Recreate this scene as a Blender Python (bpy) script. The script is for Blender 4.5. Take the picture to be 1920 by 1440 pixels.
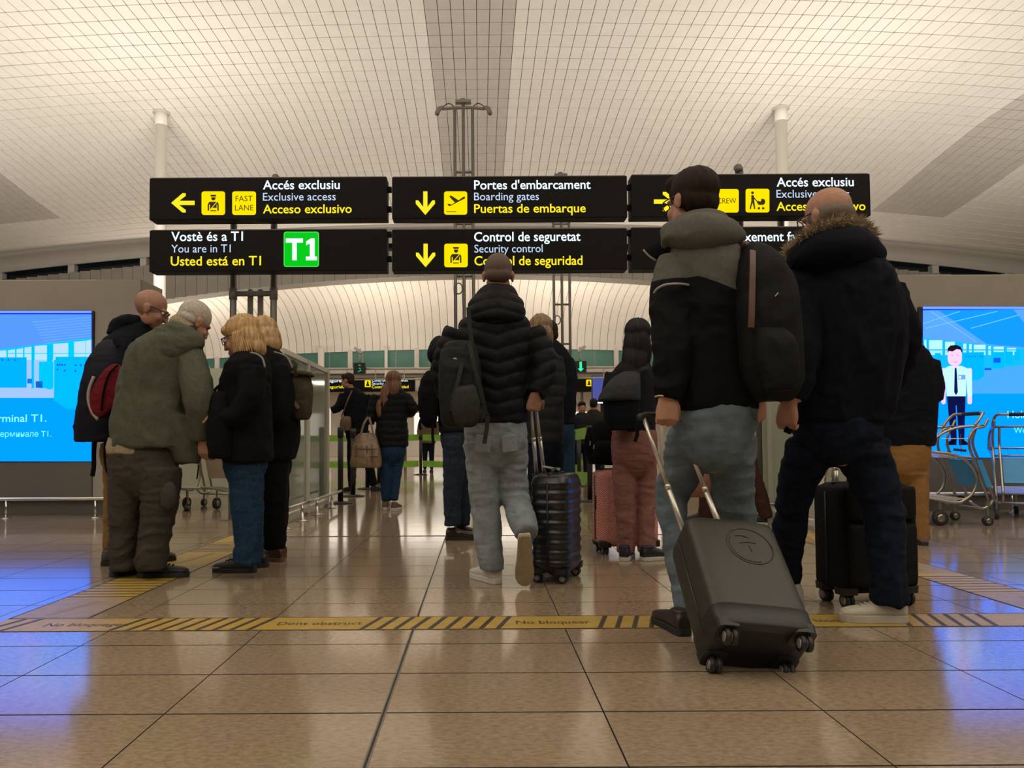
import bpy, math, random
import numpy as np
from mathutils import Vector, Matrix

for _o in list(bpy.data.objects):
    bpy.data.objects.remove(_o)
scene = bpy.context.scene
COL = scene.collection

# ------------------------------------------------------------------ camera, world, lights, exposure
F = 1442.0                        # focal length in pixels of the 1920 x 1440 frame
CAM_H = 0.78
PITCH = math.radians(2.2)
ROLL = -0.0057
SHX, SHY = 62.0, 54.0
cam_data = bpy.data.cameras.new('camera')
cam = bpy.data.objects.new('camera', cam_data)
COL.objects.link(cam)
cam_data.sensor_width = 36.0
cam_data.lens = F / 1920.0 * 36.0
cam_data.shift_x = SHX / 1920.0
cam_data.shift_y = SHY / 1920.0
cam_data.clip_end = 300
CAM_R = (Matrix.Rotation(math.pi / 2 + PITCH, 3, 'X') @ Matrix.Rotation(ROLL, 3, 'Z'))
cam.matrix_world = Matrix.Translation((0, 0, CAM_H)) @ CAM_R.to_4x4()
scene.camera = cam

world = bpy.data.worlds.new('world')
scene.world = world
world.use_nodes = True
world.node_tree.nodes['Background'].inputs[0].default_value = (0.95, 0.86, 0.72, 1)
world.node_tree.nodes['Background'].inputs[1].default_value = 0.10
scene.view_settings.view_transform = 'Standard'
scene.view_settings.look = 'None'
scene.view_settings.gamma = 1.0
scene.view_settings.use_curve_mapping = False
scene.view_settings.exposure = 0.0


def area(name, loc, size, power, color=(1, 0.86, 0.68), down=False, sizey=None, spread=180):
    l = bpy.data.lights.new(name, 'AREA')
    l.energy = power
    l.color = color
    l.shape = 'RECTANGLE'
    l.size = size
    l.size_y = sizey or size
    l.spread = math.radians(spread)
    o = bpy.data.objects.new(name, l)
    COL.objects.link(o)
    o.location = loc
    o.rotation_euler = (0 if down else math.pi, 0, 0)
    return o


# the hall is lit by uplighters that wash the vaulted ceiling, plus unseen added fill
UP = (1, 0.925, 0.80)
for _x in (-7.2, 7.8):
    area('uplight', (_x, 16.5, 3.2), 2.5, 420, UP)
    area('uplight', (_x * 2.0, 18.0, 3.6), 2.5, 170, UP)
    area('uplight', (_x, 2.5, 3.6), 2.5, 850, UP)  # added fill out of view, bounced off the ceiling above the viewer
    area('uplight', (_x, -6.0, 3.6), 2.5, 1200, UP)  # added fill behind the viewer, unseen, brightens floor and people's backs
for _x in (-11, -4, 3, 10):
    area('cove_uplight', (_x, 29.6, 3.6), 4.0, 165, (1, 0.87, 0.70), sizey=0.3)
for _x in (-7.5, -2.5, 2.5, 7.5):
    area('hall_downlight', (_x, 38.5, 3.8), 4.0, 260, (1, 0.9, 0.76), True, 2.0)


def W(px, py, d):
    """world point on the plane Y = d seen at pixel (px, py) of the 1920 x 1440 frame"""
    r = CAM_R @ Vector(((px - 960 + SHX) / F, -(py - 720 - SHY) / F, -1.0))
    k = d / r.y
    return Vector((r.x * k, d, CAM_H + r.z * k))


def FL(px, py):
    """point on the floor seen at a pixel"""
    r = CAM_R @ Vector(((px - 960 + SHX) / F, -(py - 720 - SHY) / F, -1.0))
    k = -CAM_H / r.z
    return Vector((r.x * k, r.y * k, 0))


def PIX(p):
    c = CAM_R.transposed() @ (Vector(p) - Vector((0, 0, CAM_H)))
    return (960 - SHX + F * c.x / -c.z, 720 + SHY - F * c.y / -c.z, -c.z)


# ------------------------------------------------------------------ materials
MATS = {}


def mat(name, color, rough=0.6, var=0.12, scale=25.0, bump=0.0, metal=0.0, spec=0.5, emit=0.0,
        ecol=None, stretch=(1, 1, 1), sheen=0.0, bscale=None):
    if name in MATS:
        return MATS[name]
    m = bpy.data.materials.new(name)
    m.use_nodes = True
    nt = m.node_tree
    b = nt.nodes['Principled BSDF']
    b.inputs['Roughness'].default_value = rough
    b.inputs['Metallic'].default_value = metal
    b.inputs['Specular IOR Level'].default_value = spec
    b.inputs['Base Color'].default_value = (*color, 1)
    if sheen:
        b.inputs['Sheen Weight'].default_value = sheen
    if emit:
        b.inputs['Emission Color'].default_value = (*(ecol or color), 1)
        b.inputs['Emission Strength'].default_value = emit
    if var or bump:
        g = nt.nodes.new('ShaderNodeNewGeometry')
        mp = nt.nodes.new('ShaderNodeMapping')
        mp.inputs['Scale'].default_value = stretch
        nt.links.new(g.outputs['Position'], mp.inputs['Vector'])
    if var:
        n = nt.nodes.new('ShaderNodeTexNoise')
        n.inputs['Scale'].default_value = scale
        n.inputs['Detail'].default_value = 4
        nt.links.new(mp.outputs[0], n.inputs['Vector'])
        r = nt.nodes.new('ShaderNodeValToRGB')
        r.color_ramp.elements[0].position = 0.3
        r.color_ramp.elements[1].position = 0.7
        r.color_ramp.elements[0].color = (*[max(0, c * (1 - var)) for c in color], 1)
        r.color_ramp.elements[1].color = (*[min(1, c * (1 + var)) for c in color], 1)
        nt.links.new(n.outputs['Fac'], r.inputs['Fac'])
        nt.links.new(r.outputs['Color'], b.inputs['Base Color'])
    if bump:
        n2 = nt.nodes.new('ShaderNodeTexNoise')
        n2.inputs['Scale'].default_value = bscale or scale * 4
        n2.inputs['Detail'].default_value = 3
        nt.links.new(mp.outputs[0], n2.inputs['Vector'])
        bp = nt.nodes.new('ShaderNodeBump')
        bp.inputs['Strength'].default_value = bump
        bp.inputs['Distance'].default_value = 0.01
        nt.links.new(n2.outputs['Fac'], bp.inputs['Height'])
        nt.links.new(bp.outputs['Normal'], b.inputs['Normal'])
    MATS[name] = m
    return m


def emat(name, color, strength=1.0):
    if name in MATS:
        return MATS[name]
    m = bpy.data.materials.new(name)
    m.use_nodes = True
    nt = m.node_tree
    nt.nodes.remove(nt.nodes['Principled BSDF'])
    e = nt.nodes.new('ShaderNodeEmission')
    e.inputs[0].default_value = (*color, 1)
    e.inputs[1].default_value = strength
    nt.links.new(e.outputs[0], nt.nodes['Material Output'].inputs[0])
    MATS[name] = m
    return m


def srgb(r, g, b):
    return tuple(((c / 255) / 12.92 if c / 255 <= 0.04045 else ((c / 255 + 0.055) / 1.055) ** 2.4) for c in (r, g, b))


def glass_mat(name, tint, cloud):
    m = bpy.data.materials.new(name)
    m.use_nodes = True
    nt = m.node_tree
    nt.nodes.remove(nt.nodes['Principled BSDF'])
    t = nt.nodes.new('ShaderNodeBsdfTransparent')
    t.inputs[0].default_value = (*tint, 1)
    d = nt.nodes.new('ShaderNodeBsdfDiffuse')
    d.inputs[0].default_value = (0.62, 0.68, 0.55, 1)
    g = nt.nodes.new('ShaderNodeBsdfGlossy')
    g.inputs['Roughness'].default_value = 0.06
    m1 = nt.nodes.new('ShaderNodeMixShader')
    m1.inputs[0].default_value = cloud
    fr = nt.nodes.new('ShaderNodeFresnel')
    fr.inputs[0].default_value = 1.4
    m2 = nt.nodes.new('ShaderNodeMixShader')
    nt.links.new(t.outputs[0], m1.inputs[1])
    nt.links.new(d.outputs[0], m1.inputs[2])
    nt.links.new(fr.outputs[0], m2.inputs[0])
    nt.links.new(m1.outputs[0], m2.inputs[1])
    nt.links.new(g.outputs[0], m2.inputs[2])
    nt.links.new(m2.outputs[0], nt.nodes['Material Output'].inputs[0])
    return m


# ------------------------------------------------------------------ mesh helpers
class MB:
    def __init__(s):
        s.v = []
        s.f = []

    def add(s, verts, faces):
        o = len(s.v)
        s.v += [tuple(v) for v in verts]
        s.f += [tuple(i + o for i in f) for f in faces]
        return s

    def box(s, c, size, M=None):
        hx, hy, hz = size[0] / 2, size[1] / 2, size[2] / 2
        vs = [Vector((x * hx, y * hy, z * hz)) for x in (-1, 1) for y in (-1, 1) for z in (-1, 1)]
        if M is not None:
            vs = [M @ v for v in vs]
        c = Vector(c)
        return s.add([v + c for v in vs], [(0, 1, 3, 2), (4, 6, 7, 5), (0, 4, 5, 1), (2, 3, 7, 6), (0, 2, 6, 4), (1, 5, 7, 3)])

    def tube(s, pts, r, seg=10, smooth=0, closed=False):
        pts = [Vector(p) for p in pts]
        rs = list(r) if isinstance(r, (list, tuple)) else [r] * len(pts)
        if smooth and len(pts) > 2:
            pts, rs = catmull(pts, rs, smooth)
        n = len(pts)
        vs = []
        up = Vector((0, 0, 1))
        prev = None
        for i, p in enumerate(pts):
            t = (pts[min(i + 1, n - 1)] - pts[max(i - 1, 0)])
            t = t.normalized() if t.length > 1e-9 else Vector((0, 0, 1))
            if prev is None:
                a = t.cross(up)
                if a.length < 1e-3:
                    a = t.cross(Vector((0, 1, 0)))
            else:
                a = prev - t * prev.dot(t)
                if a.length < 1e-6:
                    a = t.cross(up)
            a.normalize()
            prev = a
            b = t.cross(a)
            for k in range(seg):
                an = 2 * math.pi * k / seg
                vs.append(p + (a * math.cos(an) + b * math.sin(an)) * rs[i])
        fs = []
        for i in range(n - 1):
            for k in range(seg):
                k2 = (k + 1) % seg
                fs.append((i * seg + k, i * seg + k2, (i + 1) * seg + k2, (i + 1) * seg + k))
        fs.append(tuple(range(seg))[::-1])
        fs.append(tuple((n - 1) * seg + k for k in range(seg)))
        return s.add(vs, fs)

    def lathe(s, c, prof, seg=20, M=None):
        c = Vector(c)
        vs = []
        for r, z in prof:
            for k in range(seg):
                an = 2 * math.pi * k / seg
                v = Vector((r * math.cos(an), r * math.sin(an), z))
                vs.append(c + (M @ v if M is not None else v))
        fs = []
        n = len(prof)
        for i in range(n - 1):
            for k in range(seg):
                k2 = (k + 1) % seg
                fs.append((i * seg + k, i * seg + k2, (i + 1) * seg + k2, (i + 1) * seg + k))
        fs.append(tuple(range(seg))[::-1])
        fs.append(tuple((n - 1) * seg + k for k in range(seg)))
        return s.add(vs, fs)

    def ell(s, c, r, M=None, nu=16, nv=10):
        c = Vector(c)
        vs = [(0, 0, 1)]
        for j in range(1, nv):
            ph = math.pi * j / nv
            for i in range(nu):
                th = 2 * math.pi * i / nu
                vs.append((math.sin(ph) * math.cos(th), math.sin(ph) * math.sin(th), math.cos(ph)))
        vs.append((0, 0, -1))
        out = []
        for v in vs:
            w = Vector((v[0] * r[0], v[1] * r[1], v[2] * r[2]))
            out.append(c + (M @ w if M is not None else w))
        fs = []
        for i in range(nu):
            fs.append((0, 1 + i, 1 + (i + 1) % nu))
        for j in range(nv - 2):
            for i in range(nu):
                a = 1 + j * nu + i
                b = 1 + j * nu + (i + 1) % nu
                fs.append((a, a + nu, b + nu, b))
        l = len(vs) - 1
        for i in range(nu):
            fs.append((l, 1 + (nv - 2) * nu + (i + 1) % nu, 1 + (nv - 2) * nu + i))
        return s.add(out, fs)

    def prism(s, poly, fn, t):
        """poly: 2D points, fn(u, v, w) -> point; thickness t"""
        n = len(poly)
        vs = [fn(u, v, 0) for u, v in poly] + [fn(u, v, t) for u, v in poly]
        fs = [tuple(range(n)), tuple(range(2 * n - 1, n - 1, -1))]
        fs += [(i, i + n, (i + 1) % n + n, (i + 1) % n) for i in range(n)]
        return s.add(vs, fs)

    def loft(s, st, M=20, sub=4, mode='h', n=2.0, axis=None):
        """st: (centre, a, b). Closed loft of superellipse sections."""
        cs = [Vector(q[0]) for q in st]
        aa = [q[1] for q in st]
        bb = [q[2] for q in st]
        if sub > 1 and len(cs) > 2:
            cs2, aa = catmull(cs, aa, sub)
            _, bb = catmull(cs, bb, sub)
            cs = cs2
        N = len(cs)
        vs = []
        for i in range(N):
            if mode == 'h':
                A, B = Vector((1, 0, 0)), Vector((0, 1, 0))
                if axis is not None:
                    A, B = axis
            else:
                t = cs[min(i + 1, N - 1)] - cs[max(i - 1, 0)]
                t = t.normalized() if t.length > 1e-9 else Vector((0, 0, 1))
                A = t.cross(Vector((0, 1, 0)))
                if A.length < 0.25:
                    A = t.cross(Vector((0, 0, 1)))
                A.normalize()
                B = t.cross(A)
            for k in range(M):
                an = 2 * math.pi * k / M
                c, si = math.cos(an), math.sin(an)
                u = math.copysign(abs(c) ** (2 / n), c)
                v = math.copysign(abs(si) ** (2 / n), si)
                vs.append(cs[i] + A * (u * aa[i]) + B * (v * bb[i]))
        fs = []
        for i in range(N - 1):
            for k in range(M):
                k2 = (k + 1) % M
                fs.append((i * M + k, i * M + k2, (i + 1) * M + k2, (i + 1) * M + k))
        fs.append(tuple(range(M))[::-1])
        fs.append(tuple((N - 1) * M + k for k in range(M)))
        return s.add(vs, fs)

    def mesh(s, name):
        me = bpy.data.meshes.new(name)
        me.from_pydata(s.v, [], s.f)
        me.update()
        return me

    def obj(s, name, m, parent=None, smooth=False, bevel=0.0, recalc=True):
        me = s.mesh(name)
        return link(name, me, m, parent, smooth, bevel, recalc)


def catmull(pts, rs, sub):
    out, ro = [], []
    n = len(pts)
    for i in range(n - 1):
        p0, p1, p2, p3 = pts[max(i - 1, 0)], pts[i], pts[i + 1], pts[min(i + 2, n - 1)]
        r0, r1, r2, r3 = rs[max(i - 1, 0)], rs[i], rs[i + 1], rs[min(i + 2, n - 1)]
        for k in range(sub):
            t = k / sub
            h = lambda a, b, c, d: 0.5 * (2 * b + (c - a) * t + (2 * a - 5 * b + 4 * c - d) * t * t + (3 * b - a - 3 * c + d) * t ** 3)
            out.append(h(p0, p1, p2, p3))
            ro.append(max(h(r0, r1, r2, r3), 0.0005))
    out.append(pts[-1])
    ro.append(rs[-1])
    return out, ro


def link(name, me, m, parent=None, smooth=False, bevel=0.0, recalc=False):
    if recalc:
        import bmesh
        b = bmesh.new()
        b.from_mesh(me)
        bmesh.ops.recalc_face_normals(b, faces=b.faces)
        b.to_mesh(me)
        b.free()
    o = bpy.data.objects.new(name, me)
    COL.objects.link(o)
    if m is not None:
        me.materials.append(m)
    if smooth:
        me.polygons.foreach_set('use_smooth', [True] * len(me.polygons))
    if bevel:
        bv = o.modifiers.new('bevel', 'BEVEL')
        bv.width = bevel
        bv.segments = 2
        bv.limit_method = 'ANGLE'
    if parent is not None:
        put(o, parent)
    return o


def put(o, parent):
    """parent, keeping world coordinates (things' empties are only translated)"""
    o.parent = parent
    o.matrix_parent_inverse = ROOTINV.get(parent.name, Matrix.Identity(4))
    return o


ROOTINV = {}


def thing(name, label, cat, loc=(0, 0, 0), group=None):
    o = bpy.data.objects.new(name, None)
    o.empty_display_size = 0.1
    COL.objects.link(o)
    o.location = loc
    ROOTINV[o.name] = Matrix.Translation(Vector(loc)).inverted()
    o['label'] = label
    o['category'] = cat
    if group:
        o['group'] = group
    return o


def tag(o, label, cat, group=None):
    o['label'] = label
    o['category'] = cat
    if group:
        o['group'] = group
    return o


def struct(o):
    o['kind'] = 'structure'
    return o


def text_mesh(s, bold=0.0, spacing=1.0):
    cu = bpy.data.curves.new('t', 'FONT')
    cu.body = s
    cu.size = 1.0
    cu.offset = bold
    cu.space_character = spacing
    cu.resolution_u = 3
    o = bpy.data.objects.new('t', cu)
    COL.objects.link(o)
    bpy.context.view_layer.update()
    dg = bpy.context.evaluated_depsgraph_get()
    me = bpy.data.meshes.new_from_object(o.evaluated_get(dg))
    bpy.data.objects.remove(o)
    bpy.data.curves.remove(cu)
    n = len(me.vertices)
    a = np.empty(n * 3)
    me.vertices.foreach_get('co', a)
    return me, a.reshape(-1, 3)


CAPH = None


def lettering(name, s, px0, px1, base, cap, d, m, parent, bold=0.0):
    """a line of letters facing the viewer on the plane Y = d"""
    global CAPH
    if CAPH is None:
        me0, a0 = text_mesh('H')
        CAPH = a0[:, 1].max()
        bpy.data.meshes.remove(me0)
    me, a = text_mesh(s, bold)
    p0, p1, pt = W(px0, base, d), W(px1, base, d), W(px0, base - cap, d)
    sx = (p1.x - p0.x) / (a[:, 0].max() - a[:, 0].min())
    sz = (pt.z - p0.z) / CAPH
    out = np.empty_like(a)
    out[:, 0] = p0.x + (a[:, 0] - a[:, 0].min()) * sx
    out[:, 1] = d
    out[:, 2] = p0.z + a[:, 1] * sz
    me.vertices.foreach_set('co', out.ravel())
    me.update()
    me.materials.clear()
    return link(name, me, m, parent)


def poly_px(name, pts, d, m, parent, t=0.002):
    """flat plate with outline given as seen in the frame, on the plane Y = d"""
    b = MB()
    P = [W(x, y, d) for x, y in pts]
    b.prism([(p.x, p.z) for p in P], lambda u, v, w: (u, d - w, v), t)
    return b.obj(name, m, parent)


def rrect(x0, y0, x1, y1, r, n=4):
    pts = []
    for cx, cy, a0 in ((x1 - r, y0 + r, -90), (x1 - r, y1 - r, 0), (x0 + r, y1 - r, 90), (x0 + r, y0 + r, 180)):
        for k in range(n + 1):
            a = math.radians(a0 + 90 * k / n)
            pts.append((cx + r * math.cos(a), cy + r * math.sin(a)))
    return pts


def circ(cx, cy, r, n=14, ry=None):
    ry = ry or r
    return [(cx + r * math.cos(2 * math.pi * k / n), cy + ry * math.sin(2 * math.pi * k / n)) for k in range(n)]

# ------------------------------------------------------------------ floor
rng = random.Random(5)
TW, TD = 0.635, 0.38
FX0, FY0 = -0.28, 1.875


def floor_mat():
    m = bpy.data.materials.new('polished_stone')
    m.use_nodes = True
    nt = m.node_tree
    b = nt.nodes['Principled BSDF']
    g = nt.nodes.new('ShaderNodeNewGeometry')
    mp = nt.nodes.new('ShaderNodeMapping')
    mp.inputs['Scale'].default_value = (1, 2.2, 1)
    nt.links.new(g.outputs['Position'], mp.inputs['Vector'])
    n1 = nt.nodes.new('ShaderNodeTexNoise')
    n1.inputs['Scale'].default_value = 38
    n1.inputs['Detail'].default_value = 5
    n1.inputs['Roughness'].default_value = 0.7
    nt.links.new(mp.outputs[0], n1.inputs['Vector'])
    n2 = nt.nodes.new('ShaderNodeTexNoise')
    n2.inputs['Scale'].default_value = 1.3
    n2.inputs['Detail'].default_value = 2
    nt.links.new(g.outputs['Position'], n2.inputs['Vector'])
    r = nt.nodes.new('ShaderNodeValToRGB')
    e = r.color_ramp.elements
    e[0].position, e[0].color = 0.3, (0.21, 0.148, 0.092, 1)
    e[1].position, e[1].color = 0.68, (0.40, 0.305, 0.208, 1)
    x = r.color_ramp.elements.new(0.5)
    x.color = (0.315, 0.232, 0.150, 1)
    nt.links.new(n1.outputs['Fac'], r.inputs['Fac'])
    mx = nt.nodes.new('ShaderNodeMix')
    mx.data_type = 'RGBA'
    mx.blend_type = 'MULTIPLY'
    mx.inputs[0].default_value = 1.0
    r2 = nt.nodes.new('ShaderNodeValToRGB')
    r2.color_ramp.elements[0].position, r2.color_ramp.elements[0].color = 0.3, (0.86, 0.86, 0.86, 1)
    r2.color_ramp.elements[1].position, r2.color_ramp.elements[1].color = 0.7, (1, 1, 1, 1)
    nt.links.new(n2.outputs['Fac'], r2.inputs['Fac'])
    nt.links.new(r.outputs['Color'], mx.inputs['A'])
    nt.links.new(r2.outputs['Color'], mx.inputs['B'])
    nt.links.new(mx.outputs['Result'], b.inputs['Base Color'])
    b.inputs['Roughness'].default_value = 0.12
    b.inputs['IOR'].default_value = 2.1
    return m


M_FLOOR = floor_mat()
M_GROUT = mat('grout', (0.05, 0.04, 0.03), 0.8)
floor = struct(MB().box((0, 20, -0.03), (60, 64, 0.04)).obj('floor', M_GROUT))


def tile_box(b, x0, y0, x1, y1, z0, z1, bev=0.0006):
    vs = [(x0, y0, z0), (x1, y0, z0), (x1, y1, z0), (x0, y1, z0),
          (x0, y0, z1 - bev), (x1, y0, z1 - bev), (x1, y1, z1 - bev), (x0, y1, z1 - bev),
          (x0 + bev, y0 + bev, z1), (x1 - bev, y0 + bev, z1), (x1 - bev, y1 - bev, z1), (x0 + bev, y1 - bev, z1)]
    fs = [(8, 9, 10, 11)]
    for i in range(4):
        j = (i + 1) % 4
        fs += [(i, j, j + 4, i + 4), (i + 4, j + 4, j + 8, i + 8)]
    # faces 1.. are the edges down in the joint
    b.add(vs, fs)


GAP, GAPY = 0.0036, 0.0075
_b = MB()
tile_box(_b, GAP / 2, GAPY / 2, TW - GAP / 2, TD - GAPY / 2, -0.012, 0)
_tm = _b.mesh('floor_tile')
_tm.materials.append(M_FLOOR)
_tm.materials.append(M_GROUT)
_tm.polygons.foreach_set('material_index', [0 if q % 9 == 0 else 1 for q in range(len(_tm.polygons))])
rest = MB()
n_t = 0
for j in range(-34, 118):
    for i in range(-46, 47):
        x, y = FX0 + i * TW, FY0 + j * TD
        if abs(x) > 29 or y < -11.5:
            continue
        c = PIX((x + TW / 2, y + TD / 2, 0)) if y > 0.3 else (-9999, 0, 0)
        if 1.4 < y < 6.75 and -330 < c[0] < 2250 and n_t < 299:
            o = bpy.data.objects.new('floor_tile', _tm)
            COL.objects.link(o)
            o.location = (x, y, 0)
            o.parent = floor
            n_t += 1
        else:
            tile_box(rest, x + GAP / 2, y + GAPY / 2, x + TW - GAP / 2, y + TD - GAPY / 2, -0.012, 0)
o = rest.obj('floor_tile_field', M_FLOOR, floor, recalc=False)
o.data.materials.append(M_GROUT)
o.data.polygons.foreach_set('material_index', [0 if q % 9 == 0 else 1 for q in range(len(o.data.polygons))])
o['kind'] = 'stuff'

# metal expansion joint along the aisle and the threshold across it
M_STEEL = mat('brushed_steel', (0.46, 0.43, 0.38), 0.3, 0.08, 60, metal=1.0)
M_DARKGAP = mat('dark_gap', (0.02, 0.018, 0.015), 0.8, 0)
ej = thing('expansion_joint', 'twin metal expansion joint strip running along the aisle floor', 'floor joint', (FX0, 2, 0))
for dx in (-0.0052, 0.0052):
    MB().box((FX0 + dx, 14.5, 0.0002), (0.0042, 29, 0.002)).obj('metal_strip', M_STEEL, ej)
MB().box((FX0, 14.5, -0.0006), (0.0062, 29, 0.002)).obj('rubber_filler', M_DARKGAP, ej)
ty = FL(600, 1006).y
tr = thing('threshold_strip', 'thin dark dotted metal strip crossing the floor before the queue lanes', 'floor strip', (-1.2, ty, 0))
MB().box((0.35, ty, 0.0006), (4.0, 0.035, 0.002)).obj('base_plate', mat('threshold_metal', (0.16, 0.14, 0.12), 0.5, metal=0.6), tr)
_b = MB()
for k in range(66):
    _b.box((-1.6 + k * 0.06, ty, 0.0022), (0.028, 0.014, 0.002))
o = _b.obj('studs', M_STEEL, tr)
o['kind'] = 'stuff'

# yellow keep-clear tape
M_TAPE = mat('yellow_tape', (0.40, 0.265, 0.05), 0.42, 0.12, 14)
M_TAPE2 = mat('worn_yellow_tape', (0.31, 0.215, 0.095), 0.42, 0.14, 12)
M_TAPEDK = mat('dark_tape_print', (0.045, 0.03, 0.022), 0.5, 0.1)
YA, YB = 3.245, 3.475
tape = thing('floor_tape', 'yellow floor tape with dark hazard stripes crossing the whole aisle', 'floor tape', (0.3, YA, 0))
MB().box((0.36, (YA + YB) / 2, 0.0008), (4.94, YB - YA, 0.0016)).obj('tape_band', M_TAPE, tape)
for yy in (YA, YB):
    MB().box((0.36, yy, 0.001), (4.94, 0.006, 0.0022)).obj('tape_edge', M_TAPEDK, tape)


def stripe(px_c, lean=0.056, w=0.021):
    x = W(px_c, 1164, (YA + YB) / 2).x
    b = MB()
    y0, y1 = YA + 0.008, YB - 0.008
    b.prism([(x - lean / 2 - w / 2, y0), (x - lean / 2 + w / 2, y0), (x + lean / 2 + w / 2, y1), (x + lean / 2 - w / 2, y1)],
            lambda u, v, t: (u, v, 0.0016 + t), 0.0008)
    b.obj('hazard_stripe', M_TAPEDK, tape)


for px in [8, 40] + [240 + 31.5 * k for k in range(9)] + [697 + 31 * k for k in range(9)] + [1130 + 31 * k for k in range(8)] + [1694 + 31 * k for k in range(6)]:
    stripe(px)


def floor_text(s, px0, px1, yb, h, m, parent):
    me, a = text_mesh(s, 0.012)
    x0, x1 = W(px0, 1164, yb).x, W(px1, 1164, yb).x
    out = np.empty_like(a)
    out[:, 0] = x0 + (a[:, 0] - a[:, 0].min()) * (x1 - x0) / (a[:, 0].max() - a[:, 0].min())
    out[:, 1] = yb + a[:, 1] * h / 0.73
    out[:, 2] = 0.0019
    me.vertices.foreach_set('co', out.ravel())
    me.update()
    me.materials.clear()
    return link('lettering', me, m, parent)


floor_text('No bloquegeu', 80, 238, 3.330, 0.060, M_TAPEDK, tape)
floor_text('Dont obstruct', 518, 678, 3.330, 0.060, M_TAPEDK, tape)
floor_text('No bloquear', 968, 1108, 3.330, 0.060, M_TAPEDK, tape)
floor_text('No bloquegeu', 1490, 1640, 3.330, 0.060, M_TAPEDK, tape)

for (xa, xb, lab) in ((-2.11, -1.76, 'wide yellow floor strip leading past the group by the left screen'),
                      (2.50, 2.80, 'wide yellow floor strip leading away past the luggage trolleys')):
    st = thing('floor_strip', lab, 'floor tape', ((xa + xb) / 2, 3.5, 0))
    y = YB + 0.02
    k = 0
    while y < 6.5:
        L = 0.42 if k % 2 == 0 else 0.62
        y1 = min(y + L, 6.55)
        MB().box(((xa + xb) / 2, (y + y1) / 2, 0.0008), (xb - xa, y1 - y - 0.006, 0.0016)).obj('strip_section', M_TAPE2 if k % 2 == 0 else M_TAPE, st)
        if k in (1, 4):
            for q in range(7):
                MB().box(((xa + xb) / 2, y + 0.05 + q * 0.075, 0.0018), (xb - xa - 0.01, 0.016, 0.001)).obj('cross_line', M_TAPEDK, st)
        else:
            b = MB()
            xm = (xa + xb) / 2
            b.prism([(xm - 0.06, y + 0.06), (xm - 0.02, y + 0.06), (xm + 0.06, y1 - 0.06), (xm + 0.02, y1 - 0.06)], lambda u, v, t: (u, v, 0.0016 + t), 0.0008)
            b.obj('worn_mark', mat('worn_mark', (0.27, 0.19, 0.09), 0.5, 0.1), st)
        y = y1
        k += 1
    for xx in (xa, xb):
        MB().box((xx, (YB + 6.55) / 2, 0.001), (0.008, 6.55 - YB, 0.0022)).obj('strip_edge', M_TAPEDK, st)

# ------------------------------------------------------------------ vaulted ceiling
CZ = [(-14, 9.55), (-4, 9.7), (6, 9.75), (13, 9.74), (17, 9.73), (20, 9.66), (22, 9.45), (24, 9.18), (26, 9.0), (28.2, 8.86)]


def ceil_z(x, y):
    ys = [p[0] for p in CZ]
    zs = [p[1] for p in CZ]
    return float(np.interp(y, ys, zs)) - 0.0033 * x * x


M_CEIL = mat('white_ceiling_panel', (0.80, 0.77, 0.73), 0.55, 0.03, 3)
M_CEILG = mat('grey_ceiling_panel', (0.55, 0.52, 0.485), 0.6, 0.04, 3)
M_CEILB = mat('ceiling_backing', (0.34, 0.31, 0.28), 0.9, 0)
CW, CL = 0.27, 0.5
ceil_root = MB()
_xs = np.linspace(-28, 28, 57)
_ys = np.linspace(-12, 28.2, 42)
_v = [(x, y, ceil_z(x, y) + 0.045) for y in _ys for x in _xs]
_f = [(j * 57 + i, j * 57 + i + 1, (j + 1) * 57 + i + 1, (j + 1) * 57 + i) for j in range(41) for i in range(56)]
ceil_root.add(_v, _f)
_n = len(_v)
ceil_root.add([(x, y, z + 0.1) for x, y, z in _v], _f)
ceiling = struct(ceil_root.obj('ceiling', M_CEILB, recalc=False))


def ceil_tile(b, x, y, gx=0.014, gy=0.006):
    x0, x1, y0, y1 = x + gx / 2, x + CW - gx / 2, y + gy / 2, y + CL - gy / 2
    c = [(x0, y0), (x1, y0), (x1, y1), (x0, y1)]
    lift = (0, 0, 0.014, 0.014)       # panels lap slightly like slats
    lo = [(p[0], p[1], ceil_z(*p) + lift[i]) for i, p in enumerate(c)]
    hi = [(p[0], p[1], p[2] + 0.02) for p in lo]
    b.add(lo + hi, [(3, 2, 1, 0)] + [(i, (i + 1) % 4, (i + 1) % 4 + 4, i + 4) for i in range(4)])


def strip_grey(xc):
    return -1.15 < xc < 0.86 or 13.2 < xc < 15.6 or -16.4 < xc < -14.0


near, white_b, grey_b = [], MB(), MB()
for j in range(-23, 56):
    y = j * CL + 0.1
    if y + CL > 28.15 or y < -11:
        continue
    for i in range(-100, 100):
        x = i * CW
        if abs(x) > 26.5:
            continue
        xc = x + CW / 2
        c = PIX((xc, y + CL / 2, ceil_z(xc, y + CL / 2))) if y > 8 else (0, -99, 0)
        if -5 < c[0] < 1925 and c[1] > -3 and len(near) < 300:
            b = MB()
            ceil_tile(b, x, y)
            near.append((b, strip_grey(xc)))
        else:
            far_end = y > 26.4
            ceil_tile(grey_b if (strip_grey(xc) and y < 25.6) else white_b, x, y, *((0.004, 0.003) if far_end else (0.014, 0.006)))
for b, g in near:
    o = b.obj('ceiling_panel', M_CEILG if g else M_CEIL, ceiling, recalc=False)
for b, m in ((white_b, M_CEIL), (grey_b, M_CEILG)):
    o = b.obj('ceiling_panel_field', m, ceiling, recalc=False)
    o['kind'] = 'stuff'

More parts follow.
